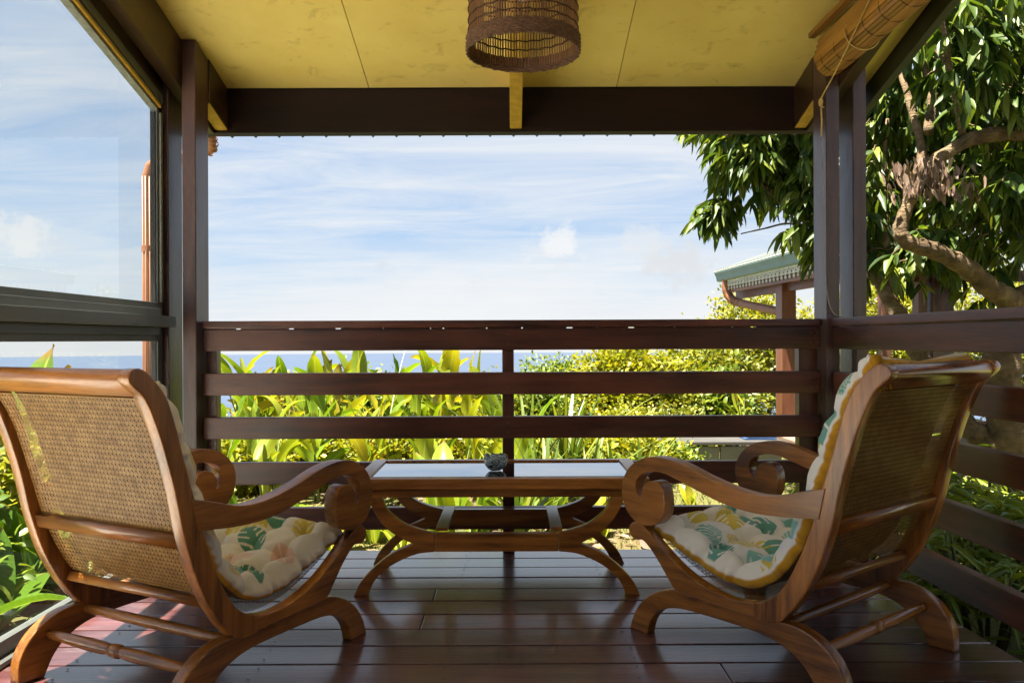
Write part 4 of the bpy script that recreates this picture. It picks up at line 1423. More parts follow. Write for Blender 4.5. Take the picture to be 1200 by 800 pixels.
def leaves(name, pos, dirs, lens, wids, mat, parent=None, roll=None, curl=None):
    """many leaves as one crown mesh: one leaf template placed at pos along dirs"""
    n = len(pos)
    d = dirs / np.linalg.norm(dirs, axis=1, keepdims=True)
    up = np.tile(np.array([0, 0, 1.0]), (n, 1)) + rng.normal(0, .45, (n, 3))
    x = np.cross(d, up); x /= np.linalg.norm(x, axis=1, keepdims=True) + 1e-9
    z = np.cross(x, d)
    v = LT_V
    W = wids[:, None, None]; L = lens[:, None, None]
    P = pos[:, None, :] + x[:, None, :] * (v[None, :, 0:1] * W) + d[:, None, :] * (v[None, :, 1:2] * L) + z[:, None, :] * (v[None, :, 2:3] * L * .8)
    if curl is not None:
        P[..., 2] -= curl * (v[None, :, 1] ** 2) * lens[:, None]
    m = len(v)
    o = (np.arange(n) * m)[:, None, None]
    Q = (LT_Q[None] + o).reshape(-1, 4); T = (LT_T[None] + o).reshape(-1, 3)
    me = np_mesh(name, P.reshape(-1, 3), Q, T, False)
    at_ = me.attributes.new('rnd', 'FLOAT', 'POINT')
    at_.data.foreach_set('value', np.repeat(rng.random(n), m).astype(np.float32))
    return link(name, me, mat, parent)


M['leaf_mango'] = leaf_mat('mango_leaf', [(.020, .046, .008), (.055, .10, .013), (.12, .17, .02), (.26, .28, .035)], .36, .45, spec=.35)
M['leaf_dry'] = leaf_mat('dry_leaf', [(.09, .05, .03), (.18, .11, .07), (.30, .22, .15)], .1, .6)
M['leaf_yellow'] = leaf_mat('yellow_green_leaf', [(.11, .145, .007), (.25, .255, .012), (.38, .32, .018)], .35, .5)
M['leaf_mid'] = leaf_mat('mid_green_leaf', [(.05, .10, .010), (.13, .19, .014), (.24, .26, .02)], .32, .45)
M['leaf_olive'] = leaf_mat('olive_leaf', [(.07, .10, .010), (.17, .19, .015), (.30, .25, .03)], .3, .5)
M['leaf_big'] = leaf_mat('broad_leaf', [(.09, .18, .008), (.18, .26, .010), (.31, .31, .014)], .42, .36, attr=False)
M['leaf_big2'] = leaf_mat('broad_leaf_light', [(.12, .20, .010), (.23, .27, .013), (.36, .32, .018), (.30, .20, .03)], .42, .36, attr=False)
M['leaf_near'] = leaf_mat('near_broad_leaf', [(.055, .125, .012), (.09, .17, .016), (.15, .22, .02)], .38, .32, attr=False)
M['leaf_strap'] = leaf_mat('strap_leaf', [(.05, .10, .012), (.11, .16, .016), (.24, .24, .03)], .3, .4)
M['leaf_dra'] = leaf_mat('spiky_leaf', [(.09, .16, .015), (.20, .26, .025), (.38, .36, .05)], .3, .4)
M['stem'] = plain('green_brown_stem', (.10, .085, .03), .7, .25, 20)


def bark():
    m, nt, b = new_mat('pale_bark')
    tc = N(nt, 'ShaderNodeTexCoord')
    n = noise(nt, tc.outputs['Object'], 9.0, 8, .7)
    n2 = noise(nt, mapping(nt, tc.outputs['Object'], (1, 1, 5)), 14.0, 5, .65)
    c = ramp(nt, n, [(.3, (.05, .028, .012)), (.5, (.14, .085, .034)), (.68, (.27, .19, .095))])
    c = mix_col(nt, ramp(nt, n2, [(.55, 0.0), (.7, .7)]), c, (.075, .055, .03))
    nt.links.new(c, b.inputs['Base Color']); b.inputs['Roughness'].default_value = .85
    bp = N(nt, 'ShaderNodeBump'); bp.inputs['Strength'].default_value = 1.0; bp.inputs['Distance'].default_value = .03
    nt.links.new(math_node(nt, 'ADD', n, n2), bp.inputs['Height']); nt.links.new(bp.outputs[0], b.inputs['Normal'])
    return m


M['bark'] = bark()


def limb(name, pts, r0, r1, parent, mat='bark', n=12, jit=.0):
    P = catmull([Vector(p) for p in pts], (), 6, False)
    if jit:
        P = [p + Vector((random.uniform(-jit, jit), random.uniform(-jit, jit), random.uniform(-jit, jit))) for p in P]
    k = len(P)
    rad = [(r0 + (r1 - r0) * i / (k - 1)) * .84 * (1 + .09 * math.sin(i * 1.9 + pts[0][0] * 9) + random.uniform(-.05, .05)) for i in range(k)]
    return rel(tube(name, P, rad, M[mat], None, n), parent)


# -- the mango tree right of the deck
tree = empty('mango_tree', (3.0, 4.7, -.35))
tag(tree, 'large dark mango tree with pale crooked limbs right of the deck', 'tree')
limb('trunk', [(3.02, 4.7, -.4), (2.98, 4.7, .0), (2.90, 4.68, .35), (2.84, 4.66, .72), (2.86, 4.66, 1.0)], .15, .115, tree)
limb('limb', [at(1180, 530, 4.68), at(1150, 512, 4.72), at(1122, 488, 4.8), at(1085, 430, 4.9), at(1052, 368, 5.0), at(1030, 325, 5.1), at(1012, 290, 5.2), at(985, 262, 5.4), at(955, 250, 5.6), at(915, 235, 5.75), at(885, 205, 5.8)], .090, .018, tree)
limb('limb', [at(1185, 395, 4.66), at(1180, 352, 4.64), at(1160, 338, 4.6), at(1130, 312, 4.56), at(1095, 294, 4.52), at(1064, 284, 4.5), at(1055, 268, 4.5), at(1064, 240, 4.5), at(1074, 208, 4.52), at(1080, 175, 4.6), at(1066, 120, 4.8), at(1050, 60, 5.0), at(1040, -40, 5.2)], .080, .012, tree, n=14)
limb('limb', [at(1180, 352, 4.64), at(1215, 335, 4.7), at(1260, 250, 4.8), at(1240, 165, 4.7), at(1190, 156, 4.6), at(1140, 163, 4.55), at(1105, 182, 4.5), at(1088, 200, 4.5)], .08, .036, tree)
limb('limb', [at(1190, 156, 4.6), at(1215, 90, 4.8), at(1230, 0, 5.2), at(1245, -120, 5.6)], .06, .03, tree)
limb('branch', [at(1128, 158, 4.55), at(1122, 125, 4.5), at(1112, 80, 4.45), at(1108, 45, 4.4), at(1103, 10, 4.4), at(1106, -60, 4.5)], .026, .014, tree, n=8)
limb('branch', [at(1112, 80, 4.45), at(1095, 58, 4.6), at(1078, 44, 4.7)], .011, .006, tree, n=6)
limb('branch', [at(1088, 155, 4.8), at(1092, 110, 5.0), at(1084, 75, 5.1), at(1080, -20, 5.3)], .038, .012, tree, n=8)
limb('branch', [at(955, 272, 5.6), at(925, 262, 5.7), at(895, 268, 5.8), at(868, 274, 5.85)], .012, .005, tree, n=6)
limb('branch', [at(1050, 355, 5.0), at(1040, 290, 5.1), at(1035, 220, 5.3), at(1040, 140, 5.5)], .030, .015, tree, n=8)

lobes = [((2.62, 5.55, 2.75), (1.05, .95, 1.05), 300), ((3.55, 5.4, 2.9), (1.05, 1.0, 1.15), 380), ((1.86, 5.75, 2.50), (.50, .55, .62), 150), ((1.50, 5.85, 1.88), (.20, .2, .14), 20),
         ((2.98, 4.75, 1.85), (.55, .6, .55), 120), ((4.4, 6.6, 2.6), (1.3, 1.0, 1.6), 380), ((2.6, 4.45, 2.65), (.55, .35, .55), 60), ((2.2, 5.4, 1.85), (.40, .5, .40), 75), ((3.3, 6.9, 2.6), (1.3, .6, 1.3), 260), ((2.5, 5.0, 1.50), (.28, .4, .20), 26), ((2.2, 6.5, 2.9), (.9, .6, .8), 160), ((1.62, 5.7, 2.35), (.22, .3, .30), 40)]
pos, dirs, lens, wids = [], [], [], []
twig = Acc()
for c_, r_, n_ in lobes:
    for _ in range(n_):
        q = rng.normal(0, 1, 3); q /= np.linalg.norm(q); q *= rng.random() ** .45
        p = np.array(c_) + q * np.array(r_)
        outd = q * np.array([1, 1, .3]); outd /= np.linalg.norm(outd) + 1e-6
        st = p - outd * .12 + np.array([0, 0, .03])
        if rng.random() < .5:
            twig.add(*tube_arrays([st, (st + p) / 2 + np.array([0, 0, .02]), p], [.005, .004, .003], 4, False))
        nl = rng.integers(7, 12)
        for j in range(nl):
            f = rng.random()
            b0 = st + (p - st) * (.3 + .7 * f)
            a_ = rng.random() * 6.283
            dd = np.array([math.cos(a_), math.sin(a_), 0]) * rng.uniform(.25, .85) + outd * .35 + np.array([0, 0, rng.uniform(-1.05, -.1)])
            pos.append(b0); dirs.append(dd)
            L_ = rng.uniform(.10, .185); lens.append(L_); wids.append(L_ * rng.uniform(.24, .32))
rel(leaves('crown', np.array(pos), np.array(dirs), np.array(lens), np.array(wids), M['leaf_mango'], None, curl=.25), tree)
o = rel(twig.build('twigs', M['bark'], None, True), tree); o['kind'] = 'stuff'
# dry hanging fruit-stalk leaves caught under the fork
pos, dirs, lens, wids = [], [], [], []
for k_ in range(210):
    px_ = random.gauss(1092, 24); py_ = random.uniform(178, 222) + abs(px_ - 1092) * .2
    p = at(px_, py_, random.uniform(4.3, 4.6))
    pos.append(p); dirs.append((random.gauss(0, .25), random.gauss(0, .25), -1)); L_ = random.uniform(.05, .095); lens.append(L_); wids.append(L_ * .28)
rel(leaves('dry_leaves', np.array(pos), np.array(dirs), np.array(lens), np.array(wids), M['leaf_dry'], None), tree)


# -- round bushes and far trees
def bush(name, label, c, r, n, ls, mat, cat='bush', group=None, clump=14, asp=.45, stems=5):
    gz = ground_z(c[0], c[1])
    e = empty(name, (c[0], c[1], gz - .03))
    tag(e, label, cat, group)
    c = np.array(c, float); r = np.array(r, float)
    n = int(n * 1.7); ls = ls * 1.15
    ncl = n // clump
    u = rng.normal(0, 1, (ncl, 3)); u /= np.linalg.norm(u, axis=1, keepdims=True)
    rad = rng.uniform(.15, 1.0, ncl) ** .5
    bump = 1 + .22 * np.sin(u[:, 0] * 5 + c[0] * 3) * np.sin(u[:, 2] * 6 + c[1]) + .12 * rng.normal(0, 1, ncl)
    cc = c + u * r * (rad * bump)[:, None]
    P = np.repeat(cc, clump, 0) + rng.normal(0, 1, (ncl * clump, 3)) * ls * 1.3
    P = P[P[:, 2] > gz + .02]
    D = rng.normal(0, .7, P.shape) + (P - c) / r * .7 + np.array([0, 0, .35])
    L_ = rng.uniform(.7, 1.3, len(P)) * ls
    rel(leaves('crown', P, D, L_, L_ * asp, mat, None, curl=.15), e)
    for k_ in range(stems):
        a_ = rng.random() * 6.28
        tip = c + np.array([math.cos(a_) * r[0] * .6, math.sin(a_) * r[1] * .6, r[2] * rng.uniform(.1, .6)])
        rel(tube('stem', [(c[0] + .05 * math.cos(a_), c[1] + .05 * math.sin(a_), gz - .03), ((c[0] + tip[0]) / 2, (c[1] + tip[1]) / 2, (gz + tip[2]) / 2 + .1), tip], [.03, .022, .008], M['stem'], None, 6), e)
    return e


bush('round_bush', 'large round yellow-green bush right of the centre baluster', (1.60, 11.0, .20), (.74, .65, .68), 7000, .075, M['leaf_yellow'])
bush('small_bush', 'small darker green bush left of the round yellow bush', (.68, 12.6, .10), (.52, .5, .52), 4200, .06, M['leaf_mid'])
bush('low_bush', 'low yellow-green bush in front of the storage box end', (1.22, 8.3, -.12), (.34, .3, .36), 3400, .045, M['leaf_yellow'])
bush('olive_tree', 'loose olive-green tree left of the pavilion post', (3.75, 15.2, .05), (.95, 1.0, .95), 6000, .095, M['leaf_olive'], 'tree')
bush('garden_tree', 'taller yellow-green tree behind the pavilion post', (5.0, 16.5, .75), (1.2, 1.0, 1.25), 8000, .08, M['leaf_yellow'], 'tree')
bush('hedge_tree', 'bright yellow-green hedge tree seen under the mango limb, left one', (7.6, 16.0, .9), (1.5, 1.0, 1.4), 8000, .085, M['leaf_yellow'], 'tree')
bush('hedge_tree', 'bright yellow-green hedge tree seen under the mango limb, right one', (10.2, 16.5, .9), (1.6, 1.0, 1.5), 8000, .085, M['leaf_yellow'], 'tree')
bush('leafy_shrub', 'mixed green shrub behind the rails left of the pavilion post', (2.80, 11.6, -.15), (.60, .5, .50), 3000, .10, M['leaf_mid'])
bush('leafy_shrub', 'yellow-tinged shrub below the round bush', (1.95, 9.6, -.25), (.50, .4, .34), 3600, .055, M['leaf_olive'])
bush('dark_shrub', 'small dark shrub at the foot of the storage box', (1.52, 7.55, -.20), (.20, .18, .15), 1500, .04, M['leaf_mid'])
# low lime-green mounds between the rows
for (px_, Y_, top_, rx_, lb) in ((275, 6.9, 520, .34, 'nearest the left post'), (335, 6.8, 516, .36, 'second from the left post'), (398, 7.0, 514, .36, 'third from the left post'), (462, 6.8, 516, .36, 'fourth from the left post'), (528, 6.9, 514, .36, 'fifth from the left post'),
                                 (592, 6.8, 518, .34, 'just left of the centre baluster'), (668, 7.2, 514, .36, 'just right of the centre baluster'), (735, 7.2, 516, .34, 'left of the storage box')):
    p = at(px_, top_, Y_); g_ = ground_z(p.x, Y_)
    bush('lime_mound', 'low lime-green leafy mound in the front garden, ' + lb, (p.x, Y_, (p.z + g_) / 2), (rx_, .26, (p.z - g_) / 2), 1700, .06, M['leaf_yellow'], 'shrub', 'lime-green mounds in the front garden', stems=2)
# filler shrubs behind the broad-leaved plants
for (px_, Y_, top_, rx_, lb, mt) in ((268, 9.6, 500, .42, 'low shrub behind the broad-leaved plants, nearest the left post', 'leaf_mid'), (340, 9.9, 452, .55, 'leafy shrub behind the broad-leaved plants, second from the left post', 'leaf_yellow'),
                                     (415, 9.6, 446, .55, 'leafy shrub behind the broad-leaved plants, third from the left post', 'leaf_mid'), (490, 10.0, 450, .55, 'leafy shrub behind the broad-leaved plants, fourth from the left post', 'leaf_yellow'),
                                     (560, 9.6, 448, .55, 'leafy shrub behind the broad-leaved plants, left of the centre baluster', 'leaf_olive'), (625, 9.8, 450, .42, 'leafy shrub just right of the centre baluster', 'leaf_mid')):
    zt = at(px_, top_, Y_).z; g_ = ground_z(at(px_, top_, Y_).x, Y_)
    bush('leafy_shrub', lb, (at(px_, top_, Y_).x, Y_, (zt + g_) / 2), (rx_, .35, (zt - g_) / 2), 3600, .06, M[mt], 'shrub', 'filler shrubs behind the front plants')


# -- broad-leaved plants, every leaf its own part
def broad_leaf(seed, bend, wid, petiole=.32, torn=0):
    r = random.Random(seed)
    V, F = [], []
    ns_ = 12
    rowi = []
    pt = []
    ang = R(8)
    p = Vector((0, 0, 0))
    for i in range(ns_ + 1):
        pt.append((p.copy(), ang))
        step = 1.0 / ns_
        p = p + Vector((0, math.sin(ang), math.cos(ang))) * step
        ang += bend / ns_ * (0.4 + 1.2 * i / ns_)
    for i, (q, a_) in enumerate(pt):
        t = i / ns_
        tl = (t - petiole) / (1 - petiole)
        if tl <= 0: w = .012
        else: w = wid * (math.sin(math.pi * min(1, tl) ** .8) ** .75) * .5 + .004
        if tl > 0.999: w = .003
        nrm = Vector((0, -math.cos(a_), math.sin(a_)))
        fold = .30
        for x_ in (-1, -.5, 0, .5, 1):
            lift = abs(x_) * w * fold + (r.uniform(-.012, .012) if abs(x_) == 1 and tl > 0 else 0)
            V.append(q + Vector((x_ * w, 0, 0)) + nrm * lift)
    for i in range(ns_):
        for j in range(4):
            if torn and i > 4 and j in (0, 3) and r.random() < torn: continue
            F.append((i * 5 + j, i * 5 + j + 1, (i + 1) * 5 + j + 1, (i + 1) * 5 + j))
    me = mesh_from('leaf', V, F, True)
    a1 = me.attributes.new('rib', 'FLOAT', 'POINT'); a1.data.foreach_set('value', [1.0 if k % 5 == 2 else 0.0 for k in range(len(V))])
    a1 = me.attributes.new('along', 'FLOAT', 'POINT'); a1.data.foreach_set('value', [(k // 5) / ns_ for k in range(len(V))])
    return me


BL = {}
for key, mk in (('a', 'leaf_big'), ('b', 'leaf_big2'), ('n', 'leaf_near')):
    BL[key] = []
    for s_, (bd_, w_) in enumerate(((.6, .27), (1.0, .31), (1.4, .29), (1.8, .27), (.35, .25), (.8, .34))):
        me = broad_leaf(s_ * 7 + 1, bd_, w_ if key != 'n' else w_ * 1.15, .06 if key != 'n' else .25, .06 if s_ % 2 else 0)
        me.materials.append(M[mk])
        BL[key].append(me)


def broad_plant(label, base, h, nl, key, spread=1.0, seed=0, only=None, group='broad-leaved plants below the railing', yaw0=None, wide=1.0, single=False, size=1.0):
    """a clump of leaning stems with alternate lance-shaped leaves; every leaf its own part"""
    r = random.Random(seed)
    e = empty('broad_leaved_plant', base)
    tag(e, label, 'plant', group)

    def put(loc, L_, pitch, yaw, tw):
        o = bpy.data.objects.new('leaf', BL[key][r.choice(only) if only else r.randrange(6)])
        COL.objects.link(o)
        o.parent = e
        o.location = loc
        o.rotation_mode = 'ZYX'
        o.rotation_euler = (-pitch, tw, yaw)
        ww = r.uniform(.8, 1.15) * wide
        o.scale = (L_ * ww, L_, L_)
    if single:
        for k_ in range(nl):
            put((r.uniform(-.04, .04), r.uniform(-.04, .04), -.02), h * (r.uniform(.62, 1.0) if k_ else 1.0), R(r.uniform(2, 22)) * spread, (yaw0 or 0) + k_ * 2.4 + r.uniform(-.5, .5), r.uniform(-.25, .25))
        return e
    ns_ = max(2, min(4, int(h * 3.4)))
    for q in range(ns_):
        a_ = (yaw0 or 0) + q * 6.283 / ns_ + r.uniform(-.6, .6)
        lean = r.uniform(.08, .30) * spread * h
        hs = h * (r.uniform(.60, .92) if q else .84)
        b0 = Vector((r.uniform(-.09, .09), r.uniform(-.09, .09), -.04))
        tip = Vector((b0.x - math.sin(a_) * lean, b0.y + math.cos(a_) * lean, hs))
        mid = (b0 + tip) / 2 + Vector((math.sin(a_) * lean * .18, -math.cos(a_) * lean * .18, hs * .06))
        P = catmull([b0, mid, tip], (), 6, False)
        link('stem', mesh_from('stem', *tube_arrays(P, [.011 - .006 * i / (len(P) - 1) for i in range(len(P))], 6), True), M['stem_green'], e)
        nlf = max(5, int(hs * 8.5))
        for k_ in range(nlf):
            t = .30 + .70 * k_ / (nlf - 1)
            p = P[min(len(P) - 1, int(t * (len(P) - 1)))]
            L_ = (.50 - .16 * abs(t - .7)) * r.uniform(.70, 1.12) * min(1.0, .60 + h * .42) * size
            side = 1 if k_ % 2 else -1
            if k_ == nlf - 1: pitch = R(r.uniform(0, 15))
            else: pitch = R(r.uniform(28, 62)) * (1.15 - .35 * t)
            put(p, L_, pitch, a_ + side * 1.35 + r.uniform(-.7, .7), r.uniform(-.35, .35))
    return e


M['stem_green'] = plain('green_stem', (.14, .17, .03), .6, .25, 20)
ORD = ['first', 'second', 'third', 'fourth', 'fifth', 'sixth', 'seventh', 'eighth', 'ninth', 'tenth', 'eleventh', 'twelfth', 'thirteenth', 'fourteenth']
tall = [(288, 8.0, 414, 8, 'b'), (352, 8.6, 412, 7, 'a'), (405, 8.8, 424, 8, 'b'), (455, 9.0, 440, 7, 'a'), (515, 8.2, 410, 7, 'b'), (562, 8.0, 450, 8, 'b')]
for i, (px_, Y_, top_, nl_, key_) in enumerate(tall):
    p = at(px_, top_, Y_); g_ = ground_z(p.x, Y_)
    broad_plant('tall broad-leaved plant reaching up between the front rails, %s from the left post' % ORD[i], (p.x, Y_, g_), (p.z - g_) * .90, nl_, key_, .8, 30 + i, only=[0, 4, 1, 0, 5, 2], size=1.3)
short = [(262, 6.2, 505, 7, 'a'), (312, 6.0, 512, 7, 'b'), (362, 6.3, 508, 7, 'a'), (412, 5.9, 518, 7, 'b'), (452, 6.4, 505, 7, 'b'), (500, 5.9, 515, 7, 'a'), (548, 6.2, 508, 7, 'b'), (596, 6.0, 518, 7, 'a')]
for i, (px_, Y_, top_, nl_, key_) in enumerate(short):
    p = at(px_, top_, Y_); g_ = ground_z(p.x, Y_)
    broad_plant('short broad-leaved plant just beyond the deck edge, %s from the left post' % ORD[i], (p.x, Y_, g_), (p.z - g_) * 1.1, nl_, key_, 1.5, 60 + i, size=1.1)
midp = [(305, 8.1, 470, 7, 'b'), (360, 8.2, 475, 7, 'a'), (412, 8.1, 478, 7, 'b'), (465, 8.3, 466, 7, 'a'), (515, 8.2, 472, 7, 'a'), (280, 7.4, 478, 7, 'a'), (330, 7.6, 472, 7, 'b'), (385, 7.5, 466, 7, 'a'), (440, 7.8, 470, 7, 'b'), (488, 7.5, 466, 7, 'a'), (538, 7.6, 462, 7, 'b'), (582, 7.4, 470, 7, 'a')]
for i, (px_, Y_, top_, nl_, key_) in enumerate(sorted(midp)):
    p = at(px_, top_, Y_); g_ = ground_z(p.x, Y_)
    broad_plant('mid-height broad-leaved plant in the middle rows of the garden, %s from the left post' % ORD[i], (p.x, Y_, g_), (p.z - g_) * 1.05, nl_, key_, 1.2, 90 + i, size=1.2)
broad_plant('single small broad-leaved plant close to the deck edge in front of the table', (-.42, 4.75, -.31), .80, 4, 'a', .5, 19, only=[0, 1], single=True, wide=.8)
gcv = [(258, 5.0), (300, 4.7), (345, 5.2), (392, 4.8), (436, 5.1), (478, 4.7), (560, 5.2), (604, 4.8), (650, 5.3), (700, 5.0)]
for i, (px_, Y_) in enumerate(gcv):
    p = at(px_, 575, Y_)
    broad_plant('low broad-leaved seedling clump hugging the ground beyond the deck edge, %s from the left' % ORD[i], (p.x, Y_, ground_z(p.x, Y_)), .42, 9, 'ab'[i % 2], 2.6, 140 + i, single=True, group='ground-hugging leafy clumps')
p = at(868, 455, 9.6)
broad_plant('pale ginger-like plant behind the rails beside the pavilion post', (p.x, 9.6, ground_z(p.x, 9.6)), p.z - ground_z(p.x, 9.6), 11, 'b', 1.5, 7, wide=.55)
p = at(815, 575, 6.0)
broad_plant('small yellow-green broad-leaved plant on the lawn below the right armrest', (p.x, 6.0, ground_z(p.x, 6.0)), .24, 6, 'b', 2.2, 8, single=True)
# outside the left window
broad_plant('glossy broad-leaved plant close outside the lower left window', (-2.16, 3.00, -.35), .72, 9, 'n', 1.9, 5, yaw0=.6, wide=1.25, single=True)
broad_plant('broad-leaved plant outside the left window, half hidden by the chair', (-2.35, 3.75, -.35), .72, 9, 'n', 1.8, 9, wide=1.2, single=True)
broad_plant('single tall leaf rising above the chair crest outside the left window', (-3.02, 5.1, -.42), 1.50, 3, 'n', .15, 4, only=[4, 0], single=True, wide=.9)
bush('window_shrub', 'fine-leaved shrub outside the left window, nearest the camera', (-2.65, 3.15, .02), (.42, .5, .42), 2600, .07, M['leaf_mid'], 'shrub', 'shrubs outside the left window')
bush('window_shrub', 'fine-leaved yellow-green shrub outside the left window, farther one', (-2.95, 4.2, .05), (.5, .55, .45), 3000, .075, M['leaf_yellow'], 'shrub', 'shrubs outside the left window')
bush('window_shrub', 'low shrub outside the window behind the left chair back', (-2.45, 5.0, -.05), (.45, .5, .35), 2400, .07, M['leaf_mid'], 'shrub', 'shrubs outside the left window')


# -- strap-leaved clumps
def strap_clump(name, label, base, h, n, mat, wid=.035, droop=.5, group=None, cat='plant'):
    e = empty(name, base)
    tag(e, label, cat, group)
    V, Q = [], []
    vals = []
    cnt = 0
    for k_ in range(n):
        a_ = rng.random() * 6.28; L_ = h * rng.uniform(.6, 1.15); out = rng.uniform(.15, .9)
        d = np.array([math.cos(a_), math.sin(a_), 0]); sdv = np.array([-math.sin(a_), math.cos(a_), 0])
        b0 = d * rng.uniform(0, .05); w = wid * rng.uniform(.6, 1.2)
        for i in range(7):
            t = i / 6
            c_ = b0 + d * (out * L_ * (t * .5 + .5 * t * t)) + np.array([0, 0, L_ * (t - droop * out * t * t)])
            ww = w * (1 - t ** 2.2) * .5 + .001
            V += [c_ - sdv * ww, c_ + np.array([0, 0, -.15 * ww]), c_ + sdv * ww]
        for i in range(6):
            for j in range(2):
                Q.append((cnt + i * 3 + j, cnt + i * 3 + j + 1, cnt + (i + 1) * 3 + j + 1, cnt + (i + 1) * 3 + j))
        cnt += 21
        vals += [rng.random()] * 21
    me = np_mesh('foliage', np.array(V), np.array(Q), None, True)
    a2 = me.attributes.new('rnd', 'FLOAT', 'POINT'); a2.data.foreach_set('value', np.array(vals, np.float32))
    link('foliage', me, mat, e)
    return e


for i, (px_, Y_, top_) in enumerate(((620, 6.4, 462), (662, 6.6, 458), (688, 6.0, 512), (640, 5.4, 522), (720, 6.2, 518), (605, 5.0, 540), (755, 6.6, 520))):
    p = at(px_, top_, Y_); g_ = ground_z(p.x, Y_)
    strap_clump('strap_leaved_plant', 'strap-leaved lily clump behind the front rails, %s to the right of the centre baluster' % ORD[i] if px_ > 606 else 'strap-leaved lily clump right behind the centre baluster', (p.x, Y_, g_ - .02), (p.z - g_) * 1.25, 26, M['leaf_strap'], .045, .35, 'strap-leaved lily clumps')
strap_clump('reed_tuft', 'thin upright reeds rising between two broad-leaved plants', (at(443, 412, 7.0).x, 7.0, -.33), 1.2, 12, M['leaf_strap'], .014, .05)
strap_clump('reed_tuft', 'thin reeds near the left rails beside the tallest leaves', (at(370, 412, 7.0).x, 7.0, -.33), 1.18, 6, M['leaf_strap'], .012, .03)


# -- spiky shrubs beyond the right railing
def spiky(label, base, h, nr, rad, L0=.17):
    e = empty('spiky_shrub', base)
    tag(e, label, 'shrub', 'spiky shrubs beyond the right railing')
    pos, dirs, lens = [], [], []
    for k_ in range(nr):
        a_ = rng.random() * 6.28; q = rad * math.sqrt(rng.random())
        tip = np.array([math.cos(a_) * q, math.sin(a_) * q, h * rng.uniform(.35, 1.0)])
        if k_ % 2 == 0:
            link('stem', mesh_from('stem', *tube_arrays([(tip[0] * .2, tip[1] * .2, -.03), tuple(tip * np.array([.7, .7, .55])), tuple(tip)], [.012, .009, .006], 5), True), M['stem'], e)
        for j in range(18):
            b_ = rng.random() * 6.28; el = rng.uniform(-.35, .9)
            pos.append(tip + np.array([0, 0, rng.uniform(-.06, .04)])); dirs.append((math.cos(b_), math.sin(b_), el)); lens.append(L0 * rng.uniform(.6, 1.15))
    lens = np.array(lens)
    leaves('crown', np.array(pos), np.array(dirs), lens, np.full(len(lens), .021), M['leaf_dra'], e, curl=.35)
    return e


sp = [((1.86, 3.15, -.32), .62, 26, .26, 'spiky narrow-leaved shrub against the right railing behind the chair'), ((2.05, 3.75, -.32), .70, 28, .32, 'spiky narrow-leaved shrub below the mango limb by the right railing'),
      ((2.30, 2.85, -.34), .55, 28, .34, 'spiky narrow-leaved shrub at the right edge of the picture'), ((2.55, 3.70, -.34), .62, 28, .36, 'spiky narrow-leaved shrub in front of the mango trunk'),
      ((1.95, 2.45, -.34), .40, 22, .24, 'low spiky shrub beneath the lowest right rail'), ((3.2, 3.3, -.34), .7, 26, .4, 'spiky shrub farthest right beyond the railing'), ((2.35, 4.5, -.33), .75, 28, .36, 'spiky shrub left of the mango trunk, behind the others'), ((1.95, 4.5, -.33), .70, 24, .3, 'spiky shrub just behind the right corner post')]
for b_, h_, n_, r_, lb in sp:
    spiky(lb, b_, h_, n_, r_)
strap_clump('grass_tuft', 'pale long-bladed grass tuft among the spiky shrubs on the right', (2.32, 3.25, -.33), .62, 60, M['leaf_dra'], .014, .75)
strap_clump('grass_tuft', 'drooping yellow grass tuft below the rails at the right edge', (2.02, 2.78, -.34), .45, 60, M['leaf_dra'], .012, .8)

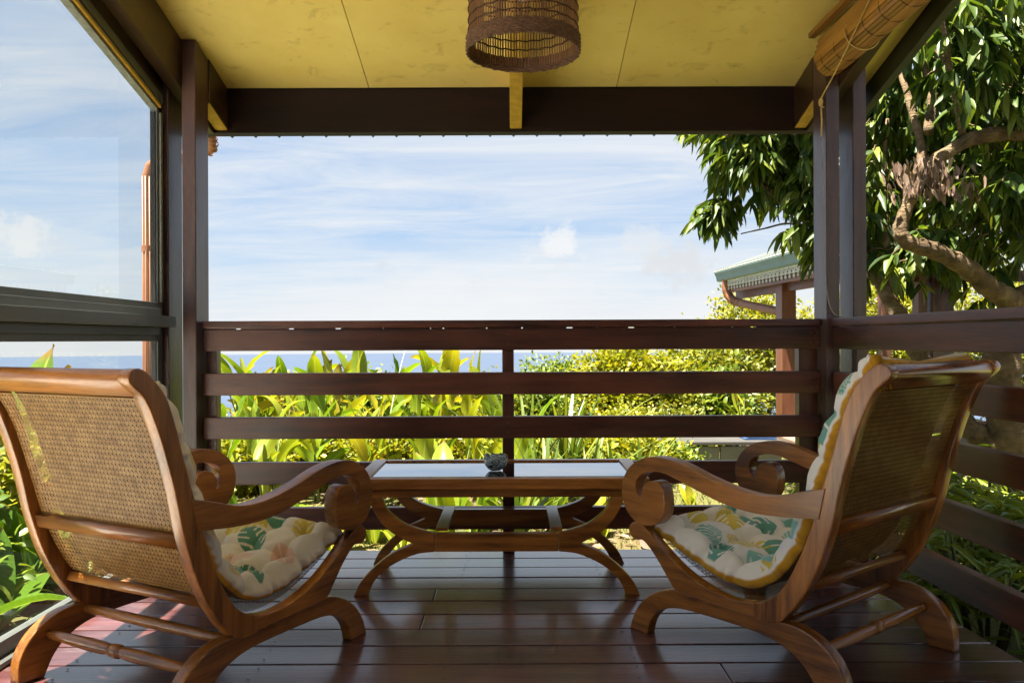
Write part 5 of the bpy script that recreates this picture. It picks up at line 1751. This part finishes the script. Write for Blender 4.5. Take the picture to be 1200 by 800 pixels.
# -- lawn grass and leaf litter
n = 26000
gx_ = rng.uniform(-3.5, 5.0, n); gy_ = rng.uniform(3.85, 9.2, n)
gz_ = np.array([ground_z(a, b) for a, b in zip(gx_, gy_)])
gh = rng.uniform(.02, .055, n); ga = rng.random(n) * 6.28; gw = .0045
lean = rng.normal(0, .5, (n, 2)) * gh[:, None]
V = np.stack([np.stack([gx_ - np.cos(ga) * gw, gy_ - np.sin(ga) * gw, gz_ - .004], -1), np.stack([gx_ + np.cos(ga) * gw, gy_ + np.sin(ga) * gw, gz_ - .004], -1), np.stack([gx_ + lean[:, 0], gy_ + lean[:, 1], gz_ + gh], -1)], 1).reshape(-1, 3)
me = np_mesh('lawn_grass', V, None, np.arange(n * 3).reshape(-1, 3))
a2 = me.attributes.new('rnd', 'FLOAT', 'POINT'); a2.data.foreach_set('value', np.repeat(rng.random(n), 3).astype(np.float32))
tag(link('lawn_grass', me, leaf_mat('grass_blade', [(.06, .08, .010), (.12, .125, .016), (.19, .155, .035)], .3, .6)), 'short sunlit yellow-green lawn grass beyond the deck', 'grass', kind='stuff')
n = 1500
pos = np.stack([rng.uniform(-3.2, 1.2, n), rng.uniform(3.9, 8.5, n), np.zeros(n)], -1)
pos[:, 2] = [ground_z(a, b) + .01 for a, b in pos[:, :2]]
D = rng.normal(0, 1, (n, 3)) * np.array([1, 1, .35])
L_ = rng.uniform(.05, .14, n)
tag(leaves('leaf_litter', pos, D, L_, L_ * .35, M['leaf_dry']), 'dry brown fallen leaves under the garden plants', 'leaf litter', kind='stuff')


# ------------------------------------------------------------------ pieces that belong to a part go under that part
def under(top, part, pieces):
    host = [o for o in top.children if o.name.split('.')[0] == part][0]
    for o in list(top.children):
        if o is not host and o.name.split('.')[0] in pieces:
            o.parent = host
            o.location = o.location - host.location


under(dp, 'pipe', ('rib', 'flute', 'clamp'))
under(hut, 'gutter', ('gutter_lip',))
under(hut, 'downpipe', ('pipe_rib',))
under(hut, 'fascia_board', ('lace_trim',))
under(win, 'jamb', ('glazing_bead', 'seal'))
under(win, 'sill_rail', ('sill_lip',))
under(win, 'transom', ('transom_lip',))
under(win, 'head_rail', ('head_bead',))
under(lamp, 'slats', ('twine_rings', 'rim_band', 'cross_wire'))
under(lamp, 'cord', ('bulb',))
under(bl, 'inner_roll', ('strip', 'binding'))
under(roof, 'header_beam', ('flashing', 'sheet_edge'))
under(tree, 'trunk', ('limb', 'branch'))
for c_ in [o for o in COL.objects if o.name.split('.')[0] == 'cushion']:
    under(c_, 'cover', ('tassel_knot', 'tassel'))
